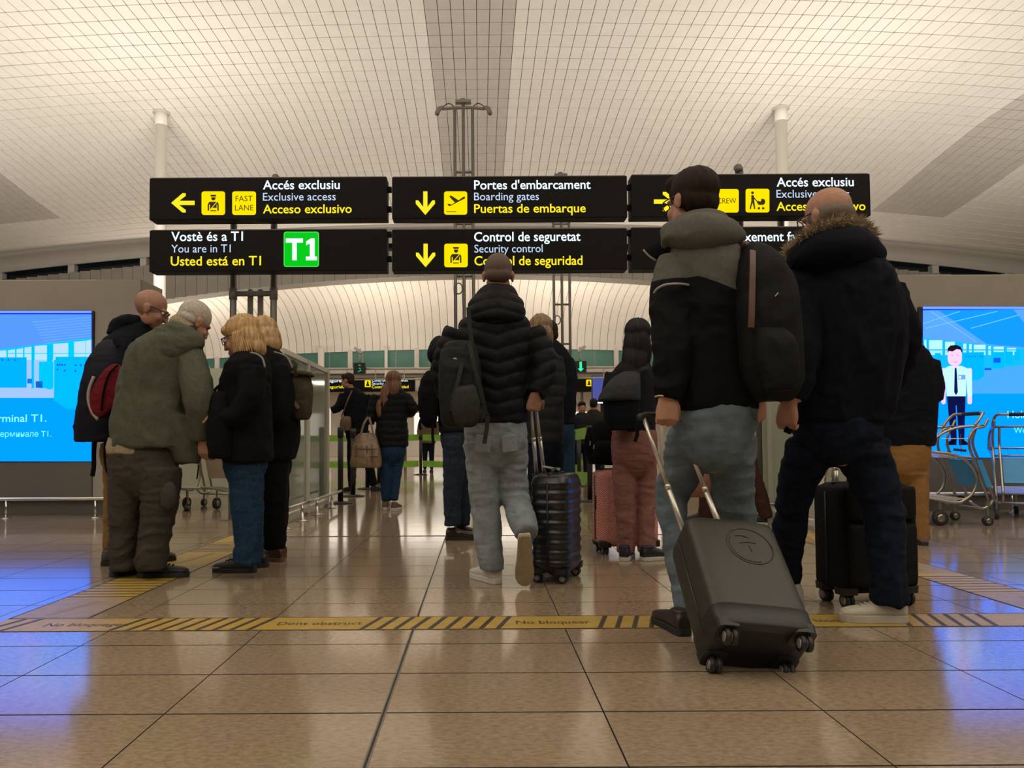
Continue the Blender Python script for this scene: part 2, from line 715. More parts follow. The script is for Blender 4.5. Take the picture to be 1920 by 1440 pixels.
# rounded fascia, clerestory strip and panelled cross beam that end the first vault
M_FASCIA = mat('fascia_white', (0.60, 0.57, 0.53), 0.6, 0.03, 2)
M_BEAM = mat('grey_beam_panel', (0.36, 0.335, 0.30), 0.6, 0.05, 2)
M_DARKGLASS = mat('dark_window_glass', (0.012, 0.018, 0.024), 0.12, 0)
b = MB()
prof = [(28.15, 0.0), (28.45, -0.06), (28.7, -0.2), (28.8, -0.42), (28.72, -0.52), (28.9, -0.5), (29.0, 0.3), (28.3, 0.3)]
xs = np.linspace(-28, 28, 41)
vs = [(x, y, 8.86 - 0.0033 * x * x + z) for x in xs for y, z in prof]
np_ = len(prof)
b.add(vs, [(i * np_ + k, i * np_ + (k + 1) % np_, (i + 1) * np_ + (k + 1) % np_, (i + 1) * np_ + k) for i in range(40) for k in range(np_)])
fas = struct(b.obj('trim_1', M_FASCIA, smooth=True))

clere = MB()
vs = []
for x in xs:
    z = 8.34 - 0.0033 * x * x
    vs += [(x, 29.15, z + 0.1), (x, 29.15, z - 0.45)]
clere.add(vs, [(2 * i, 2 * i + 1, 2 * i + 3, 2 * i + 2) for i in range(40)])
win1 = struct(clere.obj('window_1', M_DARKGLASS))
M_STUB = mat('white_stub', (0.62, 0.6, 0.56), 0.5, 0.03)
_sm = MB().box((0, 0, 0), (0.24, 0.3, 0.5)).mesh('window_post')
_sm.materials.append(M_STUB)
for k in range(-8, 9):
    x = 0.95 + k * 2.72
    o = bpy.data.objects.new('window_post', _sm)
    COL.objects.link(o)
    o.location = (x, 28.95, 8.12 - 0.0033 * x * x)
    o.parent = win1

beam = MB()
vs = []
for x in xs:
    z = 8.02 - 0.0033 * x * x
    zb = 7.08 - 0.0062 * x * x
    vs += [(x, 28.75, z), (x, 29.1, z), (x, 29.1, zb - 0.1), (x, 28.75, zb)]
beam.add(vs, [(4 * i + k, 4 * i + (k + 1) % 4, 4 * i + 4 + (k + 1) % 4, 4 * i + 4 + k) for i in range(40) for k in range(4)])
wb = struct(beam.obj('wall_beam', mat('beam_backing', (0.2, 0.185, 0.165), 0.8, 0)))
for k in range(-60, 61):
    x = k * 0.4
    z, zb = 8.03 - 0.0033 * x * x, 7.07 - 0.0062 * x * x
    if zb > z - 0.05:
        continue
    MB().box((x, 28.74, (z + zb) / 2), (0.385, 0.03, z - zb)).obj('beam_panel', M_BEAM, wb, recalc=False)

# second vault: a cove that curls down to the green clerestory
M_COVE = mat('cove_panel', (0.80, 0.76, 0.71), 0.5, 0.03, 2)
cove_prof = []
for k in range(13):
    t = k / 12 * math.pi / 2
    cove_prof.append((29.0 + 4.4 * math.sin(t), 4.85 + 2.25 * math.cos(t)))


def cove_pt(x, k, off=0.0):
    y, z = cove_prof[k]
    drop = 0.0062 * x * x * (1 - k / 12) + 0.0026 * x * x * (k / 12)
    return (x, y + off, z - drop + off)


b = MB()
xs2 = np.linspace(-16, 16, 33)
vs = [cove_pt(x, k, 0.03) for x in xs2 for k in range(13)]
b.add(vs, [(i * 13 + k, i * 13 + k + 1, (i + 1) * 13 + k + 1, (i + 1) * 13 + k) for i in range(32) for k in range(12)])
cove = struct(b.obj('ceiling_cove', mat('cove_backing', (0.30, 0.27, 0.24), 0.9, 0), smooth=True))
for k in range(-48, 48):
    x0, x1 = k * 0.33 + 0.008, (k + 1) * 0.33 - 0.008
    b = MB()
    vs = []
    for q in range(13):
        vs += [cove_pt(x0, q), cove_pt(x1, q)]
    b.add(vs, [(2 * q, 2 * q + 1, 2 * q + 3, 2 * q + 2) for q in range(12)])
    b.obj('cove_panel', M_COVE, cove, smooth=True)

# green clerestory below the cove, edge beams, hall behind
M_GREENGL = mat('green_window_glass', (0.05, 0.13, 0.10), 0.15, 0.25, 0.6, emit=0.10, ecol=(0.16, 0.42, 0.30))
M_WHITE = mat('white_paint', (0.66, 0.63, 0.58), 0.5, 0.03, 3)
M_HALL = mat('hall_wall', (0.55, 0.50, 0.43), 0.6, 0.06, 1.2)
win2 = struct(MB().box((0, 33.6, 4.35), (34, 0.06, 1.3)).obj('window_2', M_WHITE))
for k in range(-11, 12):
    x = k * 1.45
    MB().box((x, 33.54, 4.42), (1.41, 0.04, 0.86)).obj('pane', M_GREENGL, win2, recalc=False)
for k in range(-5, 6):
    x = k * 2.9 + 0.2
    MB().box((x, 33.45, 4.4), (0.2, 0.12, 1.2)).obj('mullion', M_WHITE, win2, recalc=False)
struct(MB().box((0, 33.3, 3.86), (34, 0.5, 0.16)).obj('trim_2', M_WHITE))
struct(MB().box((0, 33.5, 3.62), (34, 0.3, 0.2)).obj('trim_3', M_HALL))
struct(MB().box((0, 40, 3.95), (34, 13.5, 0.2)).obj('ceiling_hall', M_WHITE))
struct(MB().box((0, 46, 1.8), (34, 0.3, 4.4)).obj('wall_back', M_HALL))
struct(MB().box((-14.5, 40, 1.8), (0.3, 13.5, 4.4)).obj('wall_hall_left', M_HALL))
struct(MB().box((14.5, 40, 1.8), (0.3, 13.5, 4.4)).obj('wall_hall_right', M_HALL))
M_LIGHTBOX = emat('lit_panel', (1.0, 0.90, 0.75), 1.15)
lp = 0
for (x, w, z0, z1) in ((-9.6, 1.6, 1.2, 2.9), (-3.0, 1.8, 1.0, 2.6), (-0.7, 2.1, 1.3, 2.9), (2.2, 1.4, 1.2, 2.5), (6.4, 1.6, 1.1, 2.6)):
    lp += 1
    t = thing('lit_panel', ['large glowing pale wall panel at the far left of the security hall',
                            'glowing pale wall panel far behind the woman with the tote bag',
                            'widest glowing pale wall panel at the far end between the queue lanes',
                            'small glowing pale wall panel far behind the green arrow display',
                            'glowing pale wall panel at the far right of the security hall'][lp - 1], 'light panel', (x, 45.8, z0))
    MB().box((x, 45.8, (z0 + z1) / 2), (w, 0.06, z1 - z0)).obj('panel_frame', M_WHITE, t)
    MB().box((x, 45.75, (z0 + z1) / 2), (w - 0.1, 0.05, z1 - z0 - 0.1)).obj('diffuser', M_LIGHTBOX, t)

# round white columns
M_COLUMN = mat('white_column', (0.82, 0.79, 0.73), 0.35, 0.02, 2)
for (px, d, r, lab) in ((299.5, 19.8, 0.152, 'tall white round column behind the left sign and left screen'),
                        (1470, 19.8, 0.152, 'tall white round column behind the right sign and the man in the fur-trimmed parka')):
    x = W(px, 500, d).x
    zt = ceil_z(x, d)
    t = thing('column', lab, 'column', (x, d, 0))
    MB().lathe((x, d, 0), [(r, 0), (r, zt - 0.3)], 28).obj('shaft', M_COLUMN, t, smooth=True)
    MB().lathe((x, d, 0), [(r * 1.45, zt - 0.015), (r * 1.45, zt - 0.005), (r * 1.4, zt + 0.06)], 28).obj('collar_plate', M_FASCIA, t, smooth=True)
    MB().lathe((x, d, 0), [(r * 1.015, zt - 0.34), (r * 1.015, zt), (r * 0.9, zt + 0.02)], 28).obj('head', M_COLUMN, t, smooth=True)
    MB().lathe((x, d, 0), [(r * 1.25, 0), (r * 1.25, 0.06), (r * 1.05, 0.08)], 28).obj('base_ring', M_STEEL, t, smooth=True)
for (px, d, r, lab) in ((602, 33.1, 0.14, 'far white round column left of the green arrow displays'),
                        (724, 33.1, 0.07, 'slim far white column behind the woman with the tote bag')):
    x = W(px, 700, d).x
    t = thing('column', lab, 'column', (x, d, 0))
    MB().lathe((x, d, 0), [(r, 0), (r, 4.9)], 20).obj('shaft', M_COLUMN, t, smooth=True)
    MB().lathe((x, d, 0), [(r * 1.3, 0), (r * 1.3, 0.08), (r, 0.1)], 20).obj('base_ring', M_STEEL, t, smooth=True)

# ------------------------------------------------------------------ overhead signs
DS = 7.62
M_SIGN = mat('black_sign_case', (0.006, 0.005, 0.0045), 0.55, 0.1, spec=0.15)
M_TXTW = emat('sign_white', srgb(228, 244, 255), 1.25)
M_TXTW2 = emat('sign_white_thin', srgb(205, 226, 255), 1.0)
M_TXTY = emat('sign_yellow', (1.0, 0.80, 0.02), 1.1)
M_ICON = emat('sign_yellow_tile', (1.0, 0.78, 0.0), 1.05)
M_GLYPH = mat('sign_glyph', (0.03, 0.02, 0.004), 0.6, 0)
M_GREEN = emat('sign_green', srgb(10, 205, 30), 1.0)
DT = DS - 0.004
M_POST = mat('grey_post', (0.17, 0.155, 0.135), 0.45, 0.06, 20, metal=0.25)


def sign(rect, label):
    x0, y0, x1, y1 = rect
    p, q = W(x0, y1, DS), W(x1, y0, DS)
    t = thing('overhead_sign', label, 'sign', ((p.x + q.x) / 2, DS, p.z))
    MB().box(((p.x + q.x) / 2, DS + 0.09, (p.z + q.z) / 2), (q.x - p.x, 0.18, q.z - p.z)).obj('sign_case', M_SIGN, t, bevel=0.006)
    MB().box(((p.x + q.x) / 2, DS + 0.09, q.z + 0.006), (q.x - p.x - 0.02, 0.14, 0.012)).obj('top_rail', M_POST, t)
    return t


def arrow(t, cx, cy, s, ang):
    pts = [(-0.5, 0), (-0.02, -0.41), (0.12, -0.41), (0.12, -0.30), (-0.16, -0.09), (0.5, -0.09), (0.5, 0.09), (-0.16, 0.09), (0.12, 0.30), (0.12, 0.41), (-0.02, 0.41)]
    c, si = math.cos(ang), math.sin(ang)
    poly_px('arrow', [(cx + s * (x * c - y * si), cy + s * (x * si + y * c)) for x, y in pts], DT, M_TXTY, t)


def tile(t, x0, y0, x1, y1, m=None):
    o = poly_px('pictogram', rrect(x0, y0, x1, y1, 4.5), DT, m or M_ICON, t)
    return o


def glyph(par, polys):
    for p in polys:
        o = poly_px('glyph', p, DT - 0.003, M_GLYPH, None, 0.001)
        o.parent = par
        o.matrix_parent_inverse = par_inv(par)


def par_inv(par):
    m = par.matrix_parent_inverse.copy()
    root = par.parent
    return (Matrix.Translation(root.location) @ m).inverted() if root else Matrix.Identity(4)


def sub_letter(par, s, x0, x1, base, cap, m, bold=0.0):
    o = lettering('lettering', s, x0, x1, base, cap, DT - 0.004, m, None, bold)
    o.parent = par
    o.matrix_parent_inverse = par_inv(par)


def guard(t, x0, y0):
    s = 44.0
    k = tile(t, x0, y0, x0 + s, y0 + s)
    X = lambda u, v: (x0 + u * s, y0 + v * s)
    glyph(k, [
        [X(.36, .14), X(.63, .14), X(.60, .22), X(.40, .22)],
        [X(.41, .25), X(.60, .25), X(.58, .34), X(.53, .38), X(.47, .38), X(.42, .34)],
        [X(.26, .55), X(.33, .44), X(.64, .44), X(.36, .76), X(.36, .56), X(.32, .56), X(.32, .82), X(.26, .82)],
        [X(.68, .44), X(.73, .55), X(.73, .82), X(.67, .82), X(.67, .56), X(.64, .56), X(.64, .70), X(.45, .70)],
        [X(.37, .80), X(.62, .80), X(.62, .84), X(.37, .84)]])


t = sign((279.5, 331.5, 725, 412), 'black overhead sign with a left arrow, guard pictogram and FAST LANE tile')
arrow(t, 343, 380.5, 44, 0)
guard(t, 378, 359)
k = tile(t, 435.5, 359, 480, 403)
sub_letter(k, 'FAST', 441.5, 473.5, 377.5, 10.2, M_GLYPH)
sub_letter(k, 'LANE', 440.5, 475, 394.7, 10.2, M_GLYPH)
lettering('lettering', 'Accés exclusiu', 493, 637, 355, 16.5, DT, M_TXTW, t, 0.012)
lettering('lettering', 'Exclusive access', 493, 629.5, 376.2, 14.5, DT, M_TXTW2, t)
lettering('lettering', 'Acceso exclusivo', 493, 659.5, 400, 16, DT, M_TXTY, t, 0.012)
t = sign((279.5, 429.5, 725, 509.5), 'black overhead sign with a green T1 tile under the FAST LANE sign')
lettering('lettering', 'Vostè és a T1', 321, 455.5, 452, 17, DT, M_TXTW, t, 0.012)
lettering('lettering', 'You are in T1', 321, 432.5, 473.5, 14.5, DT, M_TXTW2, t)
lettering('lettering', 'Usted está en T1', 320, 489.5, 498, 17, DT, M_TXTY, t, 0.012)
k = tile(t, 532, 434.5, 598, 500.5, emat('green_tile_rim', srgb(90, 230, 90), 1.0))
o = poly_px('tile_field', rrect(533.5, 436, 596.5, 499, 4), DT - 0.0025, M_GREEN, None, 0.001)
o.parent = k
o.matrix_parent_inverse = par_inv(k)
for pts in ([(536, 447), (568, 447), (568, 455), (556.5, 455), (556.5, 488), (548, 488), (548, 455), (536, 455)],
            [(574, 453), (583, 447), (590, 447), (590, 481), (594.5, 481), (594.5, 488), (573.5, 488), (573.5, 481), (581, 481), (581, 456.5), (574, 460)]):
    o = poly_px('numeral', pts, DT - 0.005, M_TXTW, None, 0.001)
    o.parent = k
    o.matrix_parent_inverse = par_inv(k)

t = sign((735, 329.5, 1175.5, 410), 'black overhead sign with a down arrow and boarding gates aeroplane tile')
arrow(t, 797.5, 381, 44, -math.pi / 2)
k = tile(t, 832.6, 359, 876, 402.5)
X = lambda u, v: (832.6 + u * 43.5, 359 + v * 43.5)
glyph(k, [[X(.14, .54), X(.20, .52), X(.30, .57), X(.47, .48), X(.22, .22), X(.30, .17), X(.62, .38), X(.84, .23), X(.91, .23), X(.90, .30), X(.26, .63), X(.20, .62)],
          [X(.10, .86), X(.53, .86), X(.53, .89), X(.10, .89)]])
lettering('lettering', "Portes d'embarcament", 889, 1107.5, 355, 16.5, DT, M_TXTW, t, 0.012)
lettering('lettering', 'Boarding gates', 889, 1010.5, 375.6, 14.5, DT, M_TXTW2, t)
lettering('lettering', 'Puertas de embarque', 889, 1098.3, 399, 16, DT, M_TXTY, t, 0.012)
t = sign((735, 428, 1175.5, 507.5), 'black overhead security control sign with a down arrow and guard tile above the shaved-head man')
arrow(t, 798, 479, 44, -math.pi / 2)
guard(t, 833, 457)
lettering('lettering', 'Control de seguretat', 889, 1088.5, 452.5, 17, DT, M_TXTW, t, 0.012)
lettering('lettering', 'Security control', 889.5, 1017.5, 473.5, 14.5, DT, M_TXTW2, t)
lettering('lettering', 'Control de seguridad', 889.5, 1092.3, 497.5, 17, DT, M_TXTY, t, 0.012)

t = sign((1184.5, 325.5, 1631, 407), 'black overhead sign with a right arrow, CREW tile and pram tile')
arrow(t, 1248, 378, 44, math.pi)
k = tile(t, 1341, 354.5, 1385, 398.6)
sub_letter(k, 'CREW', 1345, 1380.5, 381.5, 9.8, M_GLYPH)
k = tile(t, 1398, 354, 1442.5, 398.4)
X = lambda u, v: (1398 + u * 44.5, 354 + v * 44.5)
glyph(k, [circ(*X(.29, .17), 2.6), [X(.24, .27), X(.34, .27), X(.36, .50), X(.41, .85), X(.36, .86), X(.29, .58), X(.22, .86), X(.17, .85), X(.24, .52)],
          [X(.34, .34), X(.50, .52), X(.47, .54), X(.33, .40)],
          [X(.46, .50), X(.64, .54), X(.66, .42), X(.78, .43), X(.83, .52), X(.81, .62), X(.75, .68), X(.55, .68), X(.49, .60)],
          circ(*X(.56, .82), 2.3), circ(*X(.74, .82), 2.3)])
lettering('lettering', 'Accés exclusiu', 1456.4, 1601, 349.7, 16.5, DT, M_TXTW, t, 0.012)
lettering('lettering', 'Exclusive access', 1456, 1593, 370.7, 14.5, DT, M_TXTW2, t)
lettering('lettering', 'Acceso exclusivo', 1456, 1623, 395, 16, DT, M_TXTY, t, 0.012)
t = sign((1184.5, 424.5, 1631.5, 505), 'black overhead sign half hidden by the grey hood and the fur-trimmed parka')
lettering('lettering', 'Reconeixement facial', 1320, 1522, 452.7, 17, DT, M_TXTW, t, 0.012)
lettering('lettering', 'Face recognition', 1318, 1442, 471.8, 14.5, DT, M_TXTW2, t)
lettering('lettering', 'Reconocimiento facial', 1320, 1530, 493, 16.5, DT, M_TXTY, t, 0.012)

# brackets that join neighbouring sign cases
for (px, ys, lab) in ((730, (356, 393, 440, 486), 'dark bracket between the FAST LANE sign and the middle signs'),
                      (1180, (352, 390, 437, 483), 'dark bracket between the middle signs and the CREW sign')):
    for n_, y in enumerate(ys):
        c = W(px, y, DS + 0.09)
        o = MB().box(c, (0.048, 0.05, 0.055)).box(c + Vector((0, 0.035, 0)), (0.03, 0.03, 0.03)).obj('sign_bracket', M_SIGN, bevel=0.004)
        tag(o, lab + [', topmost', ', second from top', ', third from top', ', lowest'][n_], 'bracket', 'brackets between the overhead signs')

# posts carrying the signs
for (xs_, inner, lab, capx) in (((437, 513), (468, 487), 'grey tubular post frame carrying the left pair of overhead signs', 515),
                                ((1391, 1468), (1420, 1440), 'grey tubular post frame carrying the right pair of overhead signs', 1391)):
    D = 7.9
    pts = [W(x, 600, D) for x in xs_]
    t = thing('sign_post_frame', lab, 'post frame', ((pts[0].x + pts[1].x) / 2, D, 0))
    for p, x in zip(pts, xs_):
        zt = W(x, 326 if x == capx else 345, D).z
        b = MB().tube([(p.x, D, 0.01), (p.x, D, zt)], 0.034, 16)
        if x == capx or abs(x - capx) < 3:
            b.tube([(p.x, D, zt - 0.02), (p.x, D, zt + 0.03), (p.x + (0.03 if x < 900 else -0.03), D - 0.05, zt + 0.05)], 0.042, 14, 3)
        b.obj('post', M_POST, t, smooth=True)
        MB().box((p.x, D, 0.006), (0.2, 0.2, 0.012)).obj('base_plate', M_STEEL, t)
        for y in (341, 400, 445, 500):
            q = W(x, y, D - 0.07)
            MB().box((p.x, D - 0.068, q.z), (0.09, 0.055, 0.035)).obj('clamp', M_POST, t)
    zc = W(xs_[0], 551, D).z
    MB().tube([(pts[0].x, D, zc), (pts[1].x, D, zc)], 0.028, 12).obj('cross_bar', M_POST, t, smooth=True)
    for x in xs_:
        q = W(x, 551, D)
        MB().tube([(q.x, D, zc - 0.06), (q.x, D, zc + 0.06)], 0.042, 14).obj('coupling', M_POST, t, smooth=True)
    for x in inner:
        q = W(x, 551, D)
        MB().tube([(q.x, D + 0.03, 0.01), (q.x, D + 0.03, zc + 0.03)], 0.03, 14).ell((q.x, D + 0.03, zc + 0.03), (0.03, 0.03, 0.025)).obj('inner_post', M_POST, t, smooth=True)

# triple-tube masts with small floodlights
for (pxs, top, D, lab, ring, bars) in (((852.5, 868.5, 886), 190, 12.0, 'tall triple-tube mast rising above the middle overhead signs', (860, 541), (323, 420, 518)),
                                       ((1036.5, 1051.5, 1066), 325, 15.0, 'shorter triple-tube mast right of the shaved-head man', (1045, 600), (571, 420, 645))):
    t = thing('mast', lab, 'mast', (W(pxs[1], 700, D).x, D, 0))
    P = [W(x, top + 12, D) for x in pxs]
    for i, p in enumerate(P):
        MB().tube([(p.x, D, 0.01), (p.x, D, p.z + (0.06 if i == 1 else 0))], 0.027, 12).obj('tube', M_POST, t, smooth=True)
    z = P[0].z
    k = 0.2 * D / 12
    MB().tube([(P[0].x - k, D, z - 0.02), (P[0].x, D, z), (P[2].x, D, z), (P[2].x + k, D, z - 0.02)], 0.024, 10).obj('top_arm', M_POST, t, smooth=True)
    MB().box((P[1].x, D, z + 0.09), (0.25, 0.1, 0.05)).tube([(P[1].x - 0.05, D, z + 0.13), (P[1].x + 0.03, D, z + 0.135)], 0.025, 8).obj('top_plate', M_POST, t, bevel=0.008)
    for sx, p in ((-1, P[0]), (1, P[2])):
        MB().tube([(p.x + sx * k * 0.9, D, z), (p.x + sx * (k + 0.05), D - 0.02, z - 0.03), (p.x + sx * (k + 0.08), D - 0.06, z - 0.13)], [0.03, 0.04, 0.035], 12, 2).obj('floodlight', M_POST, t, smooth=True)
        MB().tube([(p.x, D, z + 0.01), (p.x + sx * k * 0.45, D, z + 0.07), (p.x + sx * k * 0.9, D, z + 0.02)], 0.007, 6, 4).obj('cable', M_SIGN, t, smooth=True)
    for y in bars:
        q = W(pxs[0], y, D)
        MB().tube([(P[0].x, D, q.z), (P[2].x, D, q.z)], 0.02, 10).obj('cross_bar', M_POST, t, smooth=True)
    c = W(*ring, D - 0.03)
    b = MB().tube([c + Vector((0.06 * math.cos(a), 0, 0.085 * math.sin(a))) for a in np.linspace(0, 2 * math.pi, 19)], 0.011, 8)
    b.tube([c + Vector((0, 0, 0.085)), c + Vector((0.02, 0, 0.24)), c + Vector((0.0, 0.03, 0.36))], 0.004, 6).obj('cable_loop', M_POST, t, smooth=True)
    MB().box((P[1].x, D, 0.01), (0.5, 0.4, 0.02)).obj('base_plate', M_STEEL, t)
# ------------------------------------------------------------------ information totems with blue screens
M_TOTEM = mat('totem_beige', (0.30, 0.265, 0.215), 0.55, 0.04, 2)
M_TOTEML = mat('totem_light', (0.42, 0.385, 0.32), 0.55, 0.04, 2)
M_TOTEMD = mat('totem_dark_panel', (0.115, 0.105, 0.088), 0.5, 0.05, 3)
M_RAIL = mat('chrome_rail', (0.62, 0.60, 0.55), 0.22, 0.04, metal=1.0)


def scr(r, g, b):
    c = srgb(r, g, b)
    k = 1.0 + 1.2 * (b / 255.0) ** 2
    return (c[0] * 1.0, c[1] * 1.35, c[2] * k)


def smat(r, g, b):
    return emat('screen_%d_%d_%d' % (r, g, b), scr(r, g, b), 1.0)


DTM = 8.45
DSC = DTM - 0.03


class Screen:
    def __init__(s, par):
        s.par = par
        s.k = 0

    def poly(s, name, pts, rgb):
        s.k += 1
        d = DSC - 0.0016 - 0.0006 * s.k
        o = poly_px(name, pts, d, smat(*rgb), None, 0.0003)
        o.parent = s.par
        o.matrix_parent_inverse = par_inv(s.par)

    def rect(s, name, x0, y0, x1, y1, rgb):
        s.poly(name, [(x0, y0), (x1, y0), (x1, y1), (x0, y1)], rgb)

    def text(s, t, x0, x1, base, cap, rgb, bold=0.006):
        s.k += 1
        o = lettering('lettering', t, x0, x1, base, cap, DSC - 0.0016 - 0.0006 * s.k, smat(*rgb), None, bold)
        o.parent = s.par
        o.matrix_parent_inverse = par_inv(s.par)


def totem(x_in, side, scr_edge_px, scr_out_px, lab, ytop, ybot):
    xo = x_in + side * 4.3
    x0, x1 = min(x_in, xo), max(x_in, xo)
    t = thing('information_totem', lab, 'screen', ((x0 + x1) / 2, DTM, 0))
    H = 2.61
    MB().box(((x0 + x1) / 2, DTM + 0.3, 0.2 + (H - 0.2) / 2), (x1 - x0, 0.56, H - 0.2)).obj('cabinet', M_TOTEM, t, bevel=0.01)
    MB().box(((x0 + x1) / 2, DTM + 0.33, 0.1), (x1 - x0 - 0.12, 0.48, 0.2)).obj('plinth', M_TOTEMD, t)
    pe = W(scr_edge_px, ybot, DSC)
    MB().box(((x_in + pe.x) / 2, DTM + 0.01, (0.2 + H) / 2), (abs(x_in - pe.x) - 0.01, 0.03, H - 0.21)).obj('end_panel', M_TOTEM, t)
    xa, xb = sorted((pe.x, W(scr_out_px, ybot, DSC).x))
    MB().box(((xa + xb) / 2, DTM - 0.005, (0.2 + pe.z) / 2), (xb - xa, 0.03, pe.z - 0.2)).obj('lower_panel', M_TOTEMD, t)
    zt = W(scr_edge_px, ytop, DSC).z
    s = MB().box(((xa + xb) / 2, DSC + 0.02, (pe.z + zt) / 2), (xb - xa, 0.04, zt - pe.z)).obj('screen', mat('screen_bezel', (0.03, 0.03, 0.04), 0.3, 0), t)
    r = thing('guard_rail', 'low chrome guard rail in front of the ' + ('left' if side < 0 else 'right') + ' blue screen', 'rail', ((x0 + x1) / 2, 8.22, 0))
    zr = 0.205
    xe = x_in + 0.0
    MB().tube([(xe, 8.22, zr), (xo, 8.22, zr)], 0.02, 12).obj('rail_bar', M_RAIL, r, smooth=True)
    for q in range(5):
        xx = x_in + side * (0.36 + q * 0.95)
        MB().tube([(xx, 8.22, 0.005), (xx, 8.22, zr - 0.01)], 0.012, 10).lathe((xx, 8.22, 0), [(0.05, 0), (0.05, 0.008), (0.02, 0.014)], 16).obj('rail_post', M_RAIL, r, smooth=True)
    return s


BL = (0, 145, 255)
s = Screen(totem(-3.73, -1, 171.5, -520, 'large beige totem with a blue screen reading terminal T1', 583, 865))
s.rect('picture', -520, 583, 171.5, 865, BL)
s.rect('picture_band', -520, 583, 171.5, 587, (120, 150, 255))
s.rect('picture_band', -520, 587, 171.5, 589.5, (20, 25, 190))
s.poly('picture_roof', [(-520, 589.5), (171.5, 589.5), (171.5, 634), (0, 655), (-520, 705)], (88, 138, 255))
for q in range(9):
    y = 594 + q * 5
    s.poly('picture_line', [(60 + 3 * q, y + 9), (171.5, y), (171.5, y + 1.6), (60 + 3 * q, y + 11)], (110, 150, 255))
s.poly('picture_wall', [(-520, 705), (0, 655), (171.5, 634), (171.5, 670), (171.5, 746), (-520, 746)], (0, 185, 255))
for (x0, x1, ya) in ((-60, 12, 660), (15, 28, 655), (31, 43, 653), (46, 60, 650), (65, 88, 647), (100, 128, 643), (139, 160, 639), (161, 171.5, 637)):
    s.poly('picture_window', [(x0, ya + 2), (x1, ya), (x1, 662), (x0, 662)] if ya < 660 else [(x0, ya), (x1, ya - 3), (x1, 664), (x0, 664)], (190, 200, 255))
    s.rect('picture_window', x0, 663.5, x1, 675, (185, 205, 255))
s.rect('picture_floor', -520, 675, 101, 746, (168, 178, 255))
s.rect('picture_column', 59, 650, 64, 728, (0, 175, 255))
s.rect('picture_column', 88, 646, 98, 730, (0, 175, 255))
s.rect('picture_counter', -520, 670, 50, 727, (0, 160, 250))
s.rect('picture_counter', 73, 678, 100, 728, (0, 178, 245))
s.rect('picture_case', 51, 710, 60, 719, (10, 110, 190))
s.rect('picture_case', 67, 715, 80, 727, (10, 90, 170))
s.poly('picture_counter', [(104, 669), (171.5, 669), (171.5, 767), (126, 767), (101, 751)], (0, 168, 255))
for (x, y) in ((4, 675), (15.5, 675), (28, 675), (108, 684), (112, 684), (116.5, 684), (121.5, 684), (142, 685), (152, 685), (107.5, 693), (121.5, 695), (141.5, 696)):
    s.poly('picture_dot', circ(x, y, 1.8, 8), (25, 70, 190))
s.text('Benvinguts a la terminal T1.', -165, 87, 792, 13.5, (150, 235, 255))
s.text('Добро пожаловать в терминале T1.', -165, 96, 820, 10.5, (120, 225, 255))

s = Screen(totem(4.36, 1, 1730.5, 2400, 'large beige totem with a blue screen showing a cartoon man in a tie', 575.5, 857))
s.rect('picture', 1730.5, 575, 2400, 858, BL)
s.rect('picture_band', 1730.5, 575, 2400, 579.5, (120, 150, 255))
s.rect('picture_band', 1730.5, 579.5, 2400, 582, (15, 25, 190))
s.poly('picture_roof', [(1730.5, 582), (2400, 575), (2400, 660), (1920, 654), (1730.5, 634)], (92, 150, 255))
s.poly('picture_roof', [(1760, 582), (1900, 580), (1960, 655), (1850, 645)], (20, 140, 255))
for (a, b_) in (((1731, 606), (1800, 583)), ((1745, 583), (1830, 640)), ((1735, 615), (1870, 583)), ((1820, 615), (1910, 590))):
    s.poly('picture_line', [a, b_, (b_[0], b_[1] + 1.4), (a[0], a[1] + 1.4)], (120, 185, 255))
s.poly('picture_wall', [(1730.5, 634), (1920, 654), (2400, 660), (2400, 738), (1730.5, 738)], (20, 170, 255))
for (x0, x1) in ((1733, 1737), (1742, 1767), (1772, 1790), (1806, 1812), (1817, 1822), (1826, 1848), (1853, 1858), (1863, 1882), (1888, 1905)):
    s.rect('picture_window', x0, 637 + (x0 - 1733) * 0.1, x1, 655, (190, 222, 255))
    s.rect('picture_window', x0, 657, x1, 666, (165, 215, 255))
s.poly('picture_floor', [(1730.5, 690), (1850, 690), (2400, 650), (2400, 738), (1730.5, 738)], (75, 155, 255))
s.poly('picture_counter', [(1804, 661), (1845, 660), (1845, 706), (1833, 713), (1815, 713), (1804, 706)], (0, 165, 250))
s.rect('picture_counter', 1753, 662, 1764, 700, (0, 170, 240))
for (x0, y0, x1, y1) in ((1860, 660, 1882, 691), (1885, 659, 1899, 682), (1902, 659, 1912, 675)):
    s.rect('picture_counter', x0, y0, x1, y1, (0, 170, 250))
s.rect('picture_case', 1863, 671, 1876, 680, (20, 80, 200))
s.rect('picture_case', 1846, 690, 1859, 694, (20, 80, 210))
for x in (1811, 1816, 1822, 1828, 1838, 1842):
    s.poly('picture_dot', circ(x, 668.5, 1.3, 8), (20, 90, 200))
SK, SH, NV = (255, 190, 235), (205, 225, 255), (12, 16, 70)
s.poly('cartoon_arm', rrect(1765, 690, 1773, 758, 4), SK)
s.poly('cartoon_arm', rrect(1814, 690, 1822.5, 758, 4), SK)
s.poly('cartoon_shirt', [(1780, 686), (1803, 686), (1817, 692), (1822, 706), (1823, 742), (1814, 743), (1811, 708), (1811, 743), (1775, 743), (1773, 712), (1769, 738), (1763, 735), (1765, 700), (1770, 691)], SH)
s.poly('cartoon_neck', [(1786, 678), (1798, 678), (1797, 687), (1792, 691), (1787, 687)], SK)
s.poly('cartoon_face', rrect(1777, 650, 1803.5, 686, 12, 5), SK)
